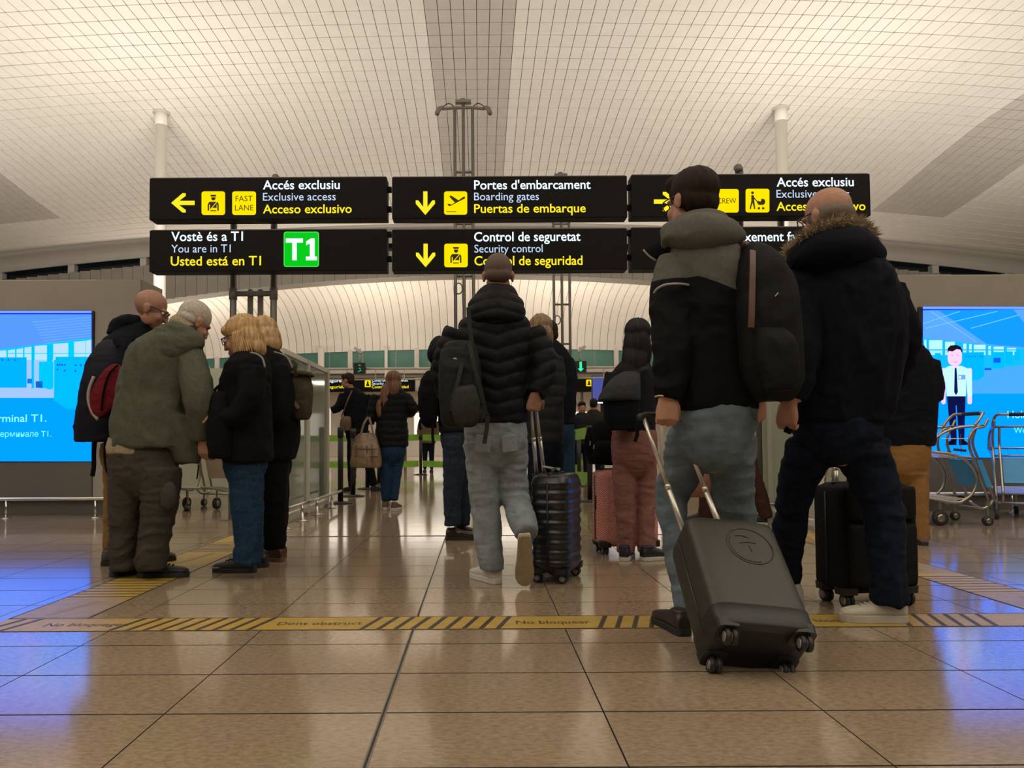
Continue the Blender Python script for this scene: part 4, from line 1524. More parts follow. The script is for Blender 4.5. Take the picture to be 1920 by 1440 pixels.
class Person:
    def __init__(s, d, label, floor_px, group=None):
        s.d = d
        base = W(floor_px, 900, d)
        s.t = thing('person', label, 'person', (base.x, d, 0), group)
        s.body = MB()
        s.k = d / F

    def P(s, x, y, do=0.0):
        return W(x, y, s.d + do)

    def st(s, L, shr=1.0, bs=1.0):
        """(px, py, half width px, depth half m, depth offset)"""
        out = []
        for q in L:
            do = q[4] if len(q) > 4 else 0.0
            out.append((s.P(q[0], q[1], do), q[2] * (s.d + do) / F * shr, q[3] * shr * bs))
        return out

    def limb(s, L, shr=1.0):
        """(px, py, half width px, depth offset)"""
        out = []
        for q in L:
            do = q[3] if len(q) > 3 else 0.0
            r = q[2] * (s.d + do) / F * shr
            out.append((s.P(q[0], q[1], do), r, r))
        return out

    def torso(s, L, name, m, arms=(), disp=None, voxel=0.012, extra=None, n=2.3, smooth=2):
        b = MB()
        b.loft(s.st(L), 28, 4, 'h', n)
        for a in arms:
            b.loft(s.limb(a), 18, 4, 't')
        if extra:
            extra(b)
        s.body.loft(s.st(L, 0.82), 18, 3, 'h')
        for a in arms:
            s.body.loft(s.limb(a, 0.66), 12, 3, 't')
        return fuse(name, b, m, s.t, voxel, smooth, disp)

    def legs(s, pel, legs, name, m, disp=None, voxel=0.012, smooth=5):
        b = MB()
        if pel:
            e = pel[-1]
            pel = list(pel) + [(e[0], e[1] + 0.09 / s.k, e[2] * 0.62, e[3] * 0.7), (e[0], e[1] + 0.13 / s.k, e[2] * 0.2, e[3] * 0.35)]
            b.loft(s.st(pel), 26, 3, 'h', 2.3)
            s.body.loft(s.st(pel, 0.84), 16, 2, 'h')
        for l in legs:
            b.loft(s.limb(l), 20, 4, 't')
            s.body.loft(s.limb(l, 0.70), 12, 3, 't')
        return fuse(name, b, m, s.t, voxel, smooth, disp)

    def head(s, px, py, do, yaw, pitch=0, roll=0, size=1.0, neck=None):
        c = s.P(px, py, do)
        s.M = head_frame(c, yaw, pitch, roll)
        s.hs = size
        add_head(s.body, s.M, size)
        if neck:
            n = s.P(*neck)
            a = s.M @ (Vector((0, -.012, -.05)) * size)
            s.body.loft([(a, .052 * size, .056 * size), (a.lerp(n, 0.5), .054 * size, .058 * size), (n, .066 * size, .064 * size)], 16, 3, 't')
        return s.M

    def hl(s, x, y, z):
        return s.M @ (Vector((x, y, z)) * s.hs)

    def finish(s, m, voxel=0.008, ratio=0.35):
        return fuse('body', s.body, m, s.t, voxel, 2, None, ratio)

    def hair(s, parts, m, voxel=0.006, disp=None, name='hair'):
        b = MB()
        R = s.M.to_3x3()
        for c, r in parts:
            b.ell(s.hl(*c), [x * s.hs for x in r], R, 22, 16)
        return fuse(name, b, m, s.t, voxel, 6, disp)

    def glasses(s, m):
        h = s.hl
        t = s.t
        g = None
        for sx in (-1, 1):
            ring = [h(sx * (.034 + .026 * math.cos(a)), .108 - .012 * abs(math.cos(a)) * (1 if math.cos(a) > 0 else 0.2), .002 + .019 * math.sin(a)) for a in np.linspace(0, 2 * math.pi, 17)]
            o = MB().tube(ring, .0026, 6).obj('glasses_rim', m, t, smooth=True)
            MB().tube([h(sx * .060, .098, .010), h(sx * .079, .06, .010), h(sx * .083, -.005, .008), h(sx * .080, -.025, -.012)], .0026, 6, 3).obj('glasses_arm', m, t, smooth=True)
        MB().tube([h(-.009, .110, .006), h(0, .114, .009), h(.009, .110, .006)], .0026, 6, 2).obj('glasses_bridge', m, t, smooth=True)

    def eyes(s):
        for sx in (-1, 1):
            MB().ell(s.hl(sx * .031, .083, .000), [.0125 * s.hs] * 3).obj('eye', mat('eye_white', (0.5, 0.46, 0.42), 0.3, 0), s.t, smooth=True)
            MB().ell(s.hl(sx * .031, .0915, -.001), [.0055 * s.hs] * 3).obj('iris', mat('eye_iris', (0.05, 0.04, 0.03), 0.2, 0), s.t, smooth=True)


def bag(name, label, stations, m, d, cat='backpack', n=3.2, disp=None, voxel=0.010, parts=(), loc=None):
    """soft bag body lofted from (px, py, half width px, depth half m, depth offset)"""
    t = thing(name, label, cat, loc or W(stations[0][0], stations[0][1], d))
    b = MB()
    b.loft([(W(q[0], q[1], d + (q[4] if len(q) > 4 else 0)), q[2] * d / F, q[3]) for q in stations], 26, 4, 'h', n)
    fuse('bag_body', b, m, t, voxel, 3, disp)
    for (pn, pm, L, kind) in parts:
        if kind == 'tube':
            MB().tube([W(q[0], q[1], d + q[3]) for q in L], [q[2] * d / F for q in L], 8, 4).obj(pn, pm, t, smooth=True)
        elif kind == 'strap':
            strap(pn, [W(q[0], q[1], d + q[2]) for q in L], pm, t)
        else:
            b = MB()
            b.loft([(W(q[0], q[1], d + q[4]), q[2] * d / F, q[3]) for q in L], 20, 4, 'h', n)
            fuse(pn, b, pm, t, voxel, 3, disp)
    return t


def strap(name, pts, m, parent, w=0.022, th=0.004):
    pts, _ = catmull([Vector(p) for p in pts], [1] * len(pts), 5)
    vs = []
    n = len(pts)
    for i, p in enumerate(pts):
        t = (pts[min(i + 1, n - 1)] - pts[max(i - 1, 0)]).normalized()
        a = t.cross(Vector((0, 1, 0)))
        if a.length < 0.2:
            a = t.cross(Vector((0, 0, 1)))
        a = a.normalized() * w / 2
        b = t.cross(a).normalized() * th
        vs += [p + a + b, p - a + b, p - a - b, p + a - b]
    fs = [(0, 1, 2, 3), tuple(4 * (n - 1) + q for q in (3, 2, 1, 0))]
    for i in range(n - 1):
        for q in range(4):
            fs.append((4 * i + q, 4 * i + (q + 1) % 4, 4 * i + 4 + (q + 1) % 4, 4 * i + 4 + q))
    return MB().add(vs, fs).obj(name, m, parent)


SHORT = [((0, -.018, .040), (.083, .102, .089)), ((0, -.058, -.010), (.074, .056, .062)), ((0, .05, .085), (.066, .045, .036))]
K_BLACK = cloth('black_cloth', (0.004, 0.004, 0.0045))
K_NAVY = cloth('navy_cloth', (0.005, 0.0058, 0.01))
K_NAVYPARKA = cloth('navy_parka', (0.0035, 0.0042, 0.008), 0.2, 60)
K_PUFF = cloth('black_puffer', (0.008, 0.008, 0.0088), 0.2, 40, 0.6, 0.15)
K_PUFF2 = cloth('olive_puffer', (0.016, 0.017, 0.016), 0.2, 40, 0.65, 0.15)
K_OLIVE = cloth('olive_jacket', (0.085, 0.088, 0.062), 0.12, 60, 0.75)
K_GREYJ = cloth('grey_jacket', (0.105, 0.10, 0.082), 0.1, 60, 0.75)
K_GREYT = cloth('grey_trousers', (0.052, 0.045, 0.036), 0.15, 80)
K_KHAKI = cloth('khaki_trousers', (0.22, 0.125, 0.045), 0.12, 80)
K_TAN = cloth('tan_trousers', (0.25, 0.13, 0.042), 0.12, 80)
K_JEAN = cloth('blue_jeans', (0.013, 0.034, 0.07), 0.3, 50)
K_JEANS = cloth('slate_jeans', (0.020, 0.029, 0.043), 0.3, 50)
K_JEAND = cloth('dark_jeans', (0.006, 0.0095, 0.019), 0.35, 35)
K_JEANL = cloth('light_jeans', (0.22, 0.245, 0.265), 0.16, 22)
K_JEANG = cloth('grey_blue_jeans', (0.115, 0.145, 0.165), 0.2, 16)
K_MAUVE = cloth('mauve_trousers', (0.21, 0.095, 0.078), 0.12, 70)
K_BROWN = cloth('brown_trousers', (0.05, 0.022, 0.016), 0.15, 70)
H_BLOND = mat('blond_hair', (0.42, 0.25, 0.095), 0.45, 0.45, 60, stretch=(1, 1, 0.12))
H_BLOND2 = mat('dark_blond_hair', (0.20, 0.115, 0.045), 0.45, 0.5, 60, stretch=(1, 1, 0.12))
H_RED = mat('auburn_hair', (0.17, 0.075, 0.03), 0.45, 0.45, 60, stretch=(1, 1, 0.12))
H_DARK = mat('dark_brown_hair', (0.020, 0.011, 0.007), 0.65, 0.4, 70, stretch=(1, 1, 0.15), spec=0.15)
H_BLACK = mat('black_hair', (0.009, 0.007, 0.006), 0.55, 0.4, 70, stretch=(1, 1, 0.12), spec=0.2)
H_WHITE = mat('white_hair', (0.42, 0.37, 0.31), 0.6, 0.2, 80)
H_STUB = mat('stubble', (0.10, 0.062, 0.042), 0.7, 0.25, 160)
H_STUBG = mat('grey_stubble', (0.15, 0.115, 0.085), 0.7, 0.25, 160)
S_BLACK = mat('black_shoe', (0.008, 0.008, 0.009), 0.5, 0.1)
S_SOLEW = mat('white_sole', (0.45, 0.42, 0.36), 0.6, 0.06)
S_WHITE = mat('white_leather', (0.56, 0.52, 0.44), 0.5, 0.05)
S_TANSOLE = mat('tan_sole', (0.30, 0.22, 0.12), 0.7, 0.1, 40)
S_BROWN = mat('brown_leather', (0.035, 0.018, 0.011), 0.3, 0.15)
S_BROWN2 = mat('brown_boot', (0.075, 0.03, 0.018), 0.45, 0.12)
M_RUB = mat('dark_sole', (0.014, 0.012, 0.010), 0.7, 0.1)
M_SPEC = mat('glasses_frame', (0.01, 0.008, 0.008), 0.3, 0)
# ------------------------------------------------------------------ people: the group on the left
# bald man with glasses and a red rucksack
p = Person(5.02, 'bald man with dark glasses in a navy jacket leaning over by the left screen', 225)
A1 = [(252, 655, 26, -0.13), (262, 715, 24, -0.16), (300, 752, 19, -0.12), (330, 765, 14, -0.1)]
A2 = [(236, 652, 24, 0.17), (250, 715, 22, 0.2), (300, 745, 18, 0.15), (330, 755, 14, 0.1)]
p.torso([(232, 826, 40, .15), (230, 790, 43, .16), (232, 730, 47, .17), (238, 680, 50, .19), (246, 645, 46, .20), (256, 622, 32, .14), (268, 606, 22, .09)], 'jacket', K_NAVY, (A1, A2), folds(.010, seed=3))
b = MB()
b.loft(p.st([(236, 628, 34, .12), (246, 606, 36, .13), (254, 594, 26, .1)]), 22, 4)
fuse('hood', b, K_NAVY, p.t, .010, 4, folds(.008, seed=8))
p.legs([(232, 830, 40, .13), (230, 862, 38, .12)], ([(222, 855, 27, -.02), (218, 940, 22, 0), (214, 985, 19, .02), (210, 1036, 17, .04)], [(246, 855, 27, .06), (248, 940, 22, .08), (250, 1036, 17, .1)]), 'trousers', K_KHAKI, folds(.009, 6, 6, 16, 1))
p.head(283, 580, -0.02, 78, 22, 0, 1.06, (262, 622))
p.glasses(M_SPEC)
p.eyes()
add_hand(p.body, p.P(332, 765, -.1), (1, .2, -.1), (0, .3, -1), 1, (30, 30, 20))
p.finish(M_SKIN2, .0065)
hx = FL(200, 1060)
add_shoe(p.t, (hx.x - .03, hx.y - .02, 0), 62, .28, mat('brown_grey_shoe', (0.05, 0.038, 0.03), 0.6, 0.1), M_RUB)
add_shoe(p.t, (hx.x + .10, hx.y + .12, 0), 75, .28, MATS['brown_grey_shoe'], M_RUB)
M_RED = cloth('red_nylon', (0.14, 0.008, 0.014), 0.2, 60, 0.6)
M_NBAG = cloth('navy_nylon', (0.009, 0.010, 0.018), 0.2, 60, 0.6)
M_GREYTRIM = mat('grey_trim', (0.33, 0.29, 0.25), 0.6, 0.1)
t = bag('backpack', 'navy and red rucksack on the back of the bald man with glasses',
        [(188, 828, 38, .13, -.05), (190, 800, 41, .15, -.05), (200, 740, 40, .16, -.05), (208, 690, 38, .15, -.04), (216, 655, 30, .12, -.03), (222, 640, 20, .08, -.02)], M_NBAG, 4.9, disp=folds(.008, seed=5))
d0 = 4.9 - .05
b = MB()
R_ = Matrix.Rotation(math.radians(24), 3, 'Y')
b.ell(W(199, 733, 4.9 - .205), (26 * 4.7 / F, .022, 56 * 4.7 / F), R_, 20, 14)
fuse('side_pocket', b, M_RED, t, .006, 2, folds(.004, 9, 9, 20, 2))
MB().tube([W(x, y, 4.9 - .21) for x, y in ((176, 706), (167, 730), (166, 752), (174, 775), (184, 787))], .010, 8, 4).obj('trim_piping', M_GREYTRIM, t, smooth=True)
MB().tube([W(x, y, 4.9 - .235) for x, y in ((222, 684), (204, 702), (194, 735), (190, 770))], .006, 6, 4).obj('zip', K_BLACK, t, smooth=True)
strap('strap', [W(178, 826, 4.8), W(176, 850, 4.8), W(176, 875, 4.8), W(173, 893, 4.8)], K_BLACK, t, .026)
strap('strap', [W(197, 826, 4.8), W(196, 855, 4.8), W(199, 880, 4.8), W(203, 892, 4.8)], K_BLACK, t, .010)
strap('strap', [W(214, 645, 4.78), W(232, 640, 4.72), W(252, 660, 4.74), W(258, 700, 4.74)], M_NBAG, t, .05, .006)

# older man in the olive rain jacket
p = Person(4.52, 'white-haired man in an olive rain jacket and grey cargo trousers', 270)
A1 = [(356, 668, 25, -.05), (366, 705, 27, -.10), (373, 750, 27, -.12), (379, 795, 22, -.08), (381, 822, 17, -.06)]
A2 = [(268, 665, 24, .08), (285, 720, 24, .12), (330, 760, 20, .14), (360, 780, 16, .14)]


def p2x(b):
    b.loft(p.st([(352, 868, 20, .06), (345, 830, 34, .10), (335, 780, 40, .12)]), 20, 3)


p.torso([(283, 838, 72, .15), (284, 812, 73, .16), (287, 770, 71, .16), (294, 720, 68, .16), (303, 680, 66, .17), (312, 652, 62, .17), (324, 632, 48, .14), (338, 615, 27, .09)], 'rain_jacket', K_OLIVE, (A1, A2), [folds(.017, 7, 7, 2.2, 4), folds(.006, 12, 12, 9, 9)], extra=p2x, voxel=.0095)
b = MB()
b.loft([(p.P(268, 646, -.06), .03, .04), (p.P(290, 650, -.10), .075, .055), (p.P(320, 648, -.12), .09, .06), (p.P(352, 640, -.10), .07, .05), (p.P(378, 640, -.04), .035, .04)], 20, 4, 't')
b.loft([(p.P(300, 626, -.08), .045, .05), (p.P(325, 622, -.10), .06, .055), (p.P(352, 630, -.08), .05, .05), (p.P(374, 650, -.03), .03, .03)], 18, 4, 't')
fuse('hood', b, K_OLIVE, p.t, .0085, 3, [folds(.012, 2.6, 2.6, 10.6, 6)])
M_PLAID = cloth('plaid_shirt', (0.30, 0.25, 0.16), 0.35, 120)
b = MB()
b.loft(p.st([(262, 852, 58, .14), (262, 838, 60, .14), (266, 820, 60, .14)]), 24, 2)
fuse('shirt_hem', b, M_PLAID, p.t, .009, 3, folds(.006, seed=3))
b = MB()
b.loft([(p.P(325, 606, .0), .035, .05), (p.P(338, 606, -.01), .06, .06), (p.P(352, 622, -.02), .055, .06)], 18, 4, 't')
fuse('shirt_collar', b, M_PLAID, p.t, .007, 3)
p.legs([(268, 830, 56, .13), (270, 862, 62, .14), (271, 895, 60, .13)],
       ([(240, 880, 34, 0), (233, 960, 27, 0), (231, 1020, 24, .01), (233, 1066, 24, .02)], [(300, 880, 38, -.03), (300, 940, 32, -.04), (290, 1010, 28, -.04), (284, 1045, 29, -.04), (284, 1066, 27, -.04)]), 'cargo_trousers', K_GREYT, [folds(.013, 2.6, 2.6, 10.3, 2), folds(.006, 10, 10, 26, 7)], voxel=.0095)
b = MB()
b.ell(p.P(316, 930, -.13), (.05, .03, .085), Matrix.Rotation(.1, 3, 'Y'))
fuse('cargo_pocket', b, K_GREYT, p.t, .008, 2, folds(.004, seed=2))
p.head(364, 602, .04, 38, 30, 10, 1.02, (342, 628, 0))
p.hair([((0, -.014, .032), (.0787, .0997, .0887)), ((0, -.040, -.014), (.0745, .066, .048))], H_WHITE, .005, folds(.0015, 60, 60, 60, 1))
add_hand(p.body, p.P(381, 822, -.06), (.05, .1, -1), (.3, 1, 0), 1, (28, 32, 22), 1.0)
p.finish(M_SKIN, .0055)
h = FL(222, 1080)
add_shoe(p.t, (h.x - .03, h.y - .04, 0), 40, .27, S_BLACK, M_RUB)
h = FL(262, 1082)
add_shoe(p.t, (h.x - .005, h.y - .02, 0), 83, .29, S_BLACK, M_RUB, laces=K_BLACK)
strap('drawstring', [p.P(372, 872, -.08), p.P(371, 885, -.08), p.P(369, 898, -.08)], K_BLACK, p.t, .006, .003)

# blonde woman in profile
p = Person(4.55, 'blonde woman in glasses and a black coat with blue jeans, facing left', 460)
A1 = [(474, 690, 24, -.16), (470, 745, 25, -.2), (448, 778, 22, -.2), (420, 782, 17, -.18), (408, 772, 13, -.16)]
A2 = [(462, 690, 22, .17), (455, 750, 22, .2), (430, 780, 18, .16), (410, 772, 13, .1)]
p.torso([(466, 866, 43, .19), (464, 830, 45, .19), (460, 780, 47, .19), (460, 730, 45, .18), (464, 695, 41, .19), (468, 675, 33, .17), (466, 660, 20, .09)], 'coat', K_BLACK, (A1, A2), folds(.009, seed=11))
p.legs([(462, 850, 38, .15), (460, 880, 36, .15)], ([(458, 870, 33, -.06), (462, 940, 29, -.06), (466, 1000, 25, -.06), (464, 1040, 26, -.06), (462, 1056, 26, -.06)], [(462, 870, 31, .10), (466, 950, 27, .1), (468, 1040, 24, .1)]), 'jeans', K_JEAN, [folds(.010, 2.6, 2.6, 10.4, 3), folds(.005, 12, 12, 30, 5)], voxel=.0095)
p.head(452, 632, 0, -82, 18, 0, 1.0, (466, 665))
p.eyes()
p.glasses(M_SPEC)
b = MB()
R_ = p.M.to_3x3()
for c, r in (((0, -.02, .045), (.088, .108, .090)), ((0, -.05, -.02), (.092, .075, .10)), ((.058, -.015, -.055), (.036, .062, .088)), ((-.058, -.015, -.055), (.036, .062, .088)), ((0, .062, .062), (.066, .044, .036)), ((0, -.072, -.085), (.075, .05, .07))):
    b.ell(p.hl(*c), r, R_, 22, 16)
hc = p.hl(0, -.02, 0)
fuse('hair', b, H_BLOND, p.t, .005, 12, groove(.0035, hc.x, hc.y, 90, 2))
for k_ in range(34):
    a_ = math.radians(140 + 270 * k_ / 33)
    rr = .084
    q_ = .018 * ((k_ * 7) % 5) / 5
    pts = [p.hl(rr * math.cos(a_) * .98, -.02 + rr * math.sin(a_), .02), p.hl(rr * math.cos(a_) * 1.07, -.02 + rr * 1.04 * math.sin(a_), -.06), p.hl(rr * math.cos(a_) * 1.12, -.02 + rr * 1.08 * math.sin(a_), -.125 - q_)]
    MB().tube(pts, [.008, .010, .002], 6, 3).obj('hair_lock', H_BLOND, p.t, smooth=True)
add_hand(p.body, p.P(408, 772, -.16), (-1, .2, -.2), (.1, .2, -1), 1, (40, 40, 25), .92)
p.finish(M_SKIN, .0055)
M_PIPE = mat('grey_piping', (0.22, 0.20, 0.18), 0.6, 0.05)
MB().tube([p.P(x, y, -.215 - q * .008) for q, (x, y) in enumerate(((470, 661), (482, 664), (492, 672), (497, 688)))], .006, 6, 4).obj('piping', M_PIPE, p.t, smooth=True)
h = FL(482, 1072)
add_shoe(p.t, (h.x, h.y - .02, 0), -84, .27, S_BLACK, M_RUB, laces=K_BLACK)
add_shoe(p.t, (h.x + .02, h.y + .17, 0), -80, .27, S_BLACK, M_RUB)
MB().box((h.x - .235, h.y - .058, .035), (.05, .004, .008)).obj('shoe_clip', M_STEEL, p.t)
bag('handbag', 'black soft handbag held in front of the blonde woman in profile', [(419, 860, 22, .10), (418, 830, 24, .11), (418, 785, 23, .10), (417, 750, 18, .08), (415, 734, 12, .05)], K_BLACK, 4.42, 'handbag', disp=folds(.006, seed=4),
    parts=(('handle', K_BLACK, [(406, 742, 3, 0), (402, 733, 3, 0), (415, 722, 3, .02), (428, 735, 3, 0)], 'tube'),))

# second blonde woman
p = Person(5.03, 'blonde woman all in black with brown boots, behind the woman in profile', 510)
A1 = [(520, 690, 22, -.10), (530, 745, 22, -.15), (520, 785, 19, -.2), (495, 790, 15, -.2)]
p.torso([(512, 862, 40, .18), (515, 820, 45, .19), (514, 775, 46, .19), (510, 730, 44, .19), (508, 695, 42, .19), (504, 670, 33, .16), (498, 650, 17, .09)], 'coat', K_BLACK, (A1,), folds(.008, seed=21))
p.legs([(510, 850, 34, .15), (512, 880, 32, .15)], ([(512, 870, 30, -.05), (512, 950, 26, -.05), (514, 1030, 20, -.05)], [(514, 870, 29, .1), (516, 950, 25, .1), (516, 1020, 20, .12)]), 'trousers', K_BLACK, folds(.007, seed=12))
p.head(490, 630, .02, -62, 18, 0, .98, (498, 662))
b = MB()
R_ = p.M.to_3x3()
for c, r in (((0, -.02, .04), (.087, .107, .090)), ((0, -.055, -.03), (.090, .075, .10)), ((.056, -.015, -.05), (.036, .06, .085)), ((-.056, -.015, -.05), (.036, .06, .085)), ((0, -.075, -.075), (.08, .05, .07))):
    b.ell(p.hl(*c), r, R_, 22, 16)
hc = p.hl(0, -.02, 0)
fuse('hair', b, H_BLOND, p.t, .006, 12, groove(.0035, hc.x, hc.y, 90, 5))
p.finish(M_SKIN, .011)
MB().tube([p.P(x, y, -.14 - q * .008) for q, (x, y) in enumerate(((514, 660), (528, 664), (540, 672), (548, 690)))], .006, 6, 4).obj('piping', M_PIPE, p.t, smooth=True)
h = FL(532, 1053)
add_shoe(p.t, (h.x, h.y, 0), -72, .27, S_BROWN2, mat('boot_sole', (0.12, 0.055, 0.03), 0.6, 0.1), high=.05)
add_shoe(p.t, (h.x - .03, h.y + .16, 0), -65, .27, S_BROWN2, MATS['boot_sole'], high=.05)
M_OLBAG = cloth('olive_canvas', (0.055, 0.045, 0.026), 0.2, 70)
t = bag('backpack', 'small olive canvas backpack on the second blonde woman', [(566, 786, 12, .07, 0), (566, 770, 17, .09, 0), (566, 735, 19, .10, 0), (562, 708, 17, .09, 0), (560, 698, 12, .06, 0)], M_OLBAG, 5.0, disp=folds(.008, 8, 8, 14, 4),
        parts=(('strap', M_OLBAG, [(548, 676, -.1), (554, 684, -.11), (553, 696, -.11), (556, 705, -.1)], 'strap'), ('flap', M_OLBAG, [(568, 706, 19, .10, -.01), (566, 702, 20, .105, -.01), (563, 697, 16, .08, -.01)], 'loft'),
               ('strap', mat('tan_strap', (0.17, 0.12, 0.06), 0.6, 0.1), [(543, 740, -.1), (552, 755, -.11), (560, 765, -.11)], 'strap')))

# ------------------------------------------------------------------ the man in the puffer jacket, centre
p = Person(4.28, 'man with a shaved head in a black quilted puffer jacket and pale jeans', 925)
x0 = p.P(932, 700).x
AR = [(992, 622, 28, .0), (1012, 655, 27, -.02), (1020, 692, 25, -.05), (1012, 722, 22, -.07), (1004, 740, 17, -.09)]
AL = [(862, 622, 28, .02), (842, 660, 27, .03), (834, 705, 24, .06), (842, 740, 20, .12), (858, 760, 15, .2)]
p.torso([(930, 793, 57, .14), (930, 775, 60, .15), (928, 735, 62, .155), (927, 690, 66, .16), (927, 645, 71, .16), (928, 615, 69, .15), (930, 592, 55, .13), (932, 565, 36, .11), (934, 545, 26, .09)], 'puffer_jacket', K_PUFF, (AR, AL), quilt(.011, .075, x0, .35), voxel=.008, smooth=3)
b = MB()
b.loft(p.st([(932, 612, 44, .10, -.06), (931, 596, 54, .13, -.06), (930, 572, 53, .13, -.04), (931, 552, 40, .11, -.02), (933, 538, 29, .085, .0)]), 26, 4)
fuse('hood', b, K_PUFF, p.t, .008, 3, quilt(.009, .06, x0, -.2, 4))
p.legs([(928, 785, 56, .13), (929, 812, 58, .135), (929, 838, 56, .13)],
       ([(902, 830, 33, 0), (906, 890, 30, .01), (911, 950, 27, .02), (915, 1010, 25, .02), (920, 1050, 23, .0), (921, 1068, 22, 0)],
        [(956, 830, 33, .02), (960, 890, 29, .03), (966, 935, 26, .02), (980, 975, 25, -.08), (988, 1003, 21, -.16)]), 'jeans', K_JEANL, [folds(.010, 2.6, 2.6, 10.4, 3), folds(.005, 10, 10, 30, 8)], voxel=.008)
for (x, y, a_) in ((905, 850, 8), (955, 850, -8)):
    b = MB()
    b.box(p.P(x, y - 18, -.15), (.085, .012, .09), Matrix.Rotation(math.radians(a_), 3, 'Y'))
    b.obj('back_pocket', K_JEANL, p.t, bevel=.008)
p.head(934, 516, .01, 0, 6, 0, 1.0, (933, 556, .0))
p.hair([((0, -.014, .032), (.0785, .0995, .0885)), ((0, -.05, -.012), (.072, .056, .05))], H_STUB, .005)
add_hand(p.body, p.P(1004, 738, -.09), (-.15, .1, -1), (-.2, 1, -.1), 1, (75, 80, 40), 1.0)
add_hand(p.body, p.P(858, 760, .2), (.3, 1, .1), (0, 0, -1), 1, (40, 40, 20), 1.0)
p.finish(M_SKIN2, .0055)
h = FL(934, 1094)
add_shoe(p.t, (h.x, h.y - .03, 0), -28, .29, S_WHITE, S_WHITE, laces=S_WHITE, sole_h=.032)
hz = p.P(988, 1012, -.22)
sh = add_shoe(p.t, (hz.x - .01, hz.y - .01, hz.z + .02), 0, .29, S_WHITE, S_TANSOLE, pitch=-72, sole_h=.03)
M_GRBAG = cloth('charcoal_nylon', (0.016, 0.017, 0.016), 0.25, 60, 0.6)
M_GRBAG2 = cloth('grey_nylon', (0.030, 0.031, 0.028), 0.2, 60, 0.6)
t = bag('backpack', 'charcoal backpack slung on the left shoulder of the puffer-jacket man', [(862, 800, 30, .06, 0), (864, 785, 37, .085, 0), (864, 740, 40, .095, 0), (862, 690, 38, .09, 0), (862, 655, 32, .07, .01), (864, 640, 22, .05, .01)], M_GRBAG, 4.04, disp=folds(.010, 7, 7, 9, 6),
        parts=(('front_pocket', M_GRBAG2, [(874, 796, 20, .03, -.09), (874, 770, 26, .04, -.095), (873, 735, 22, .035, -.095), (874, 722, 14, .02, -.09)], 'loft'),
               ('strap', M_GRBAG, [(878, 577, .02), (880, 610, -.02), (886, 648, -.05), (896, 700, -.06), (908, 760, -.06), (914, 782, -.06)], 'strap'),
               ('strap', M_GRBAG2, [(880, 640, -.09), (888, 680, -.11), (902, 735, -.1), (912, 778, -.08)], 'strap'),
               ('buckle', M_GRBAG2, [(900, 760, 7, -.07), (903, 780, 8, -.07), (898, 790, 5, -.07)], 'tube'),
               ('strap', M_GRBAG2, [(914, 775, -.075), (913, 800, -.07), (908, 832, -.07)], 'strap'),
               ('strap', M_GRBAG2, [(845, 770, -.11), (852, 740, -.115), (862, 700, -.11), (866, 680, -.1)], 'strap'),
               ('logo_tag', mat('pale_tag', (0.3, 0.3, 0.28), 0.4, 0), [(850, 673, 1.6, -.105), (853, 672, 1.6, -.105), (856, 674, 1.6, -.105)], 'tube')))

# man behind him on the left
p = Person(6.2, 'man in dark jeans and brown buckled shoes standing behind the puffer-jacket man', 855)
A1 = [(828, 672, 18, -.02), (822, 715, 17, -.05), (835, 755, 14, -.05)]
p.torso([(856, 812, 32, .13), (854, 770, 34, .14), (850, 720, 35, .15), (848, 680, 34, .16), (854, 657, 26, .13), (866, 642, 15, .08)], 'puffer_jacket', K_PUFF, (A1,), quilt(.008, .07, 0, 0, 3))
b = MB()
b.ell(p.P(818, 655, -.05), (.065, .09, .115), Matrix.Rotation(.35, 3, 'Y'))
fuse('hood', b, K_PUFF, p.t, .009, 3, folds(.006, seed=4))
p.legs([(857, 800, 30, .12), (857, 830, 30, .12)], ([(852, 820, 24, -.04), (851, 880, 20, -.04), (848, 930, 17, -.04), (849, 985, 15.5, -.04)], [(868, 820, 24, .1), (868, 880, 19, .1), (866, 985, 15, .12)]), 'jeans', K_JEANS, [folds(.009, 5, 5, 15, 5)])
p.head(884, 624, 0.03, 60, 5, 0, 1, (872, 652, .03))
p.hair(SHORT, H_DARK, .008)
p.finish(M_SKIN, .011)
h = FL(834, 1012)
add_shoe(p.t, (h.x + .005, h.y - .02, 0), 86, .29, S_BROWN, M_RUB)
add_shoe(p.t, (h.x + .06, h.y + .17, 0), 80, .29, S_BROWN, M_RUB)
MB().box((h.x + .115, h.y - .06, .068), (.03, .012, .012)).obj('shoe_buckle', M_STEEL, p.t)
bag('backpack', 'black backpack with dangling straps on the man in brown buckled shoes', [(808, 802, 10, .07), (804, 785, 16, .10), (803, 745, 19, .12), (806, 712, 16, .11), (810, 695, 10, .07)], K_BLACK, 6.15, disp=folds(.008, seed=7),
    parts=(('strap', K_BLACK, [(790, 785, -.1), (787, 795, -.1), (789, 806, -.1)], 'strap'), ('strap', K_BLACK, [(812, 790, -.1), (811, 815, -.1), (813, 834, -.1)], 'strap'), ('strap', K_BLACK, [(786, 760, -.1), (783, 766, -.1), (788, 770, -.1)], 'strap')))

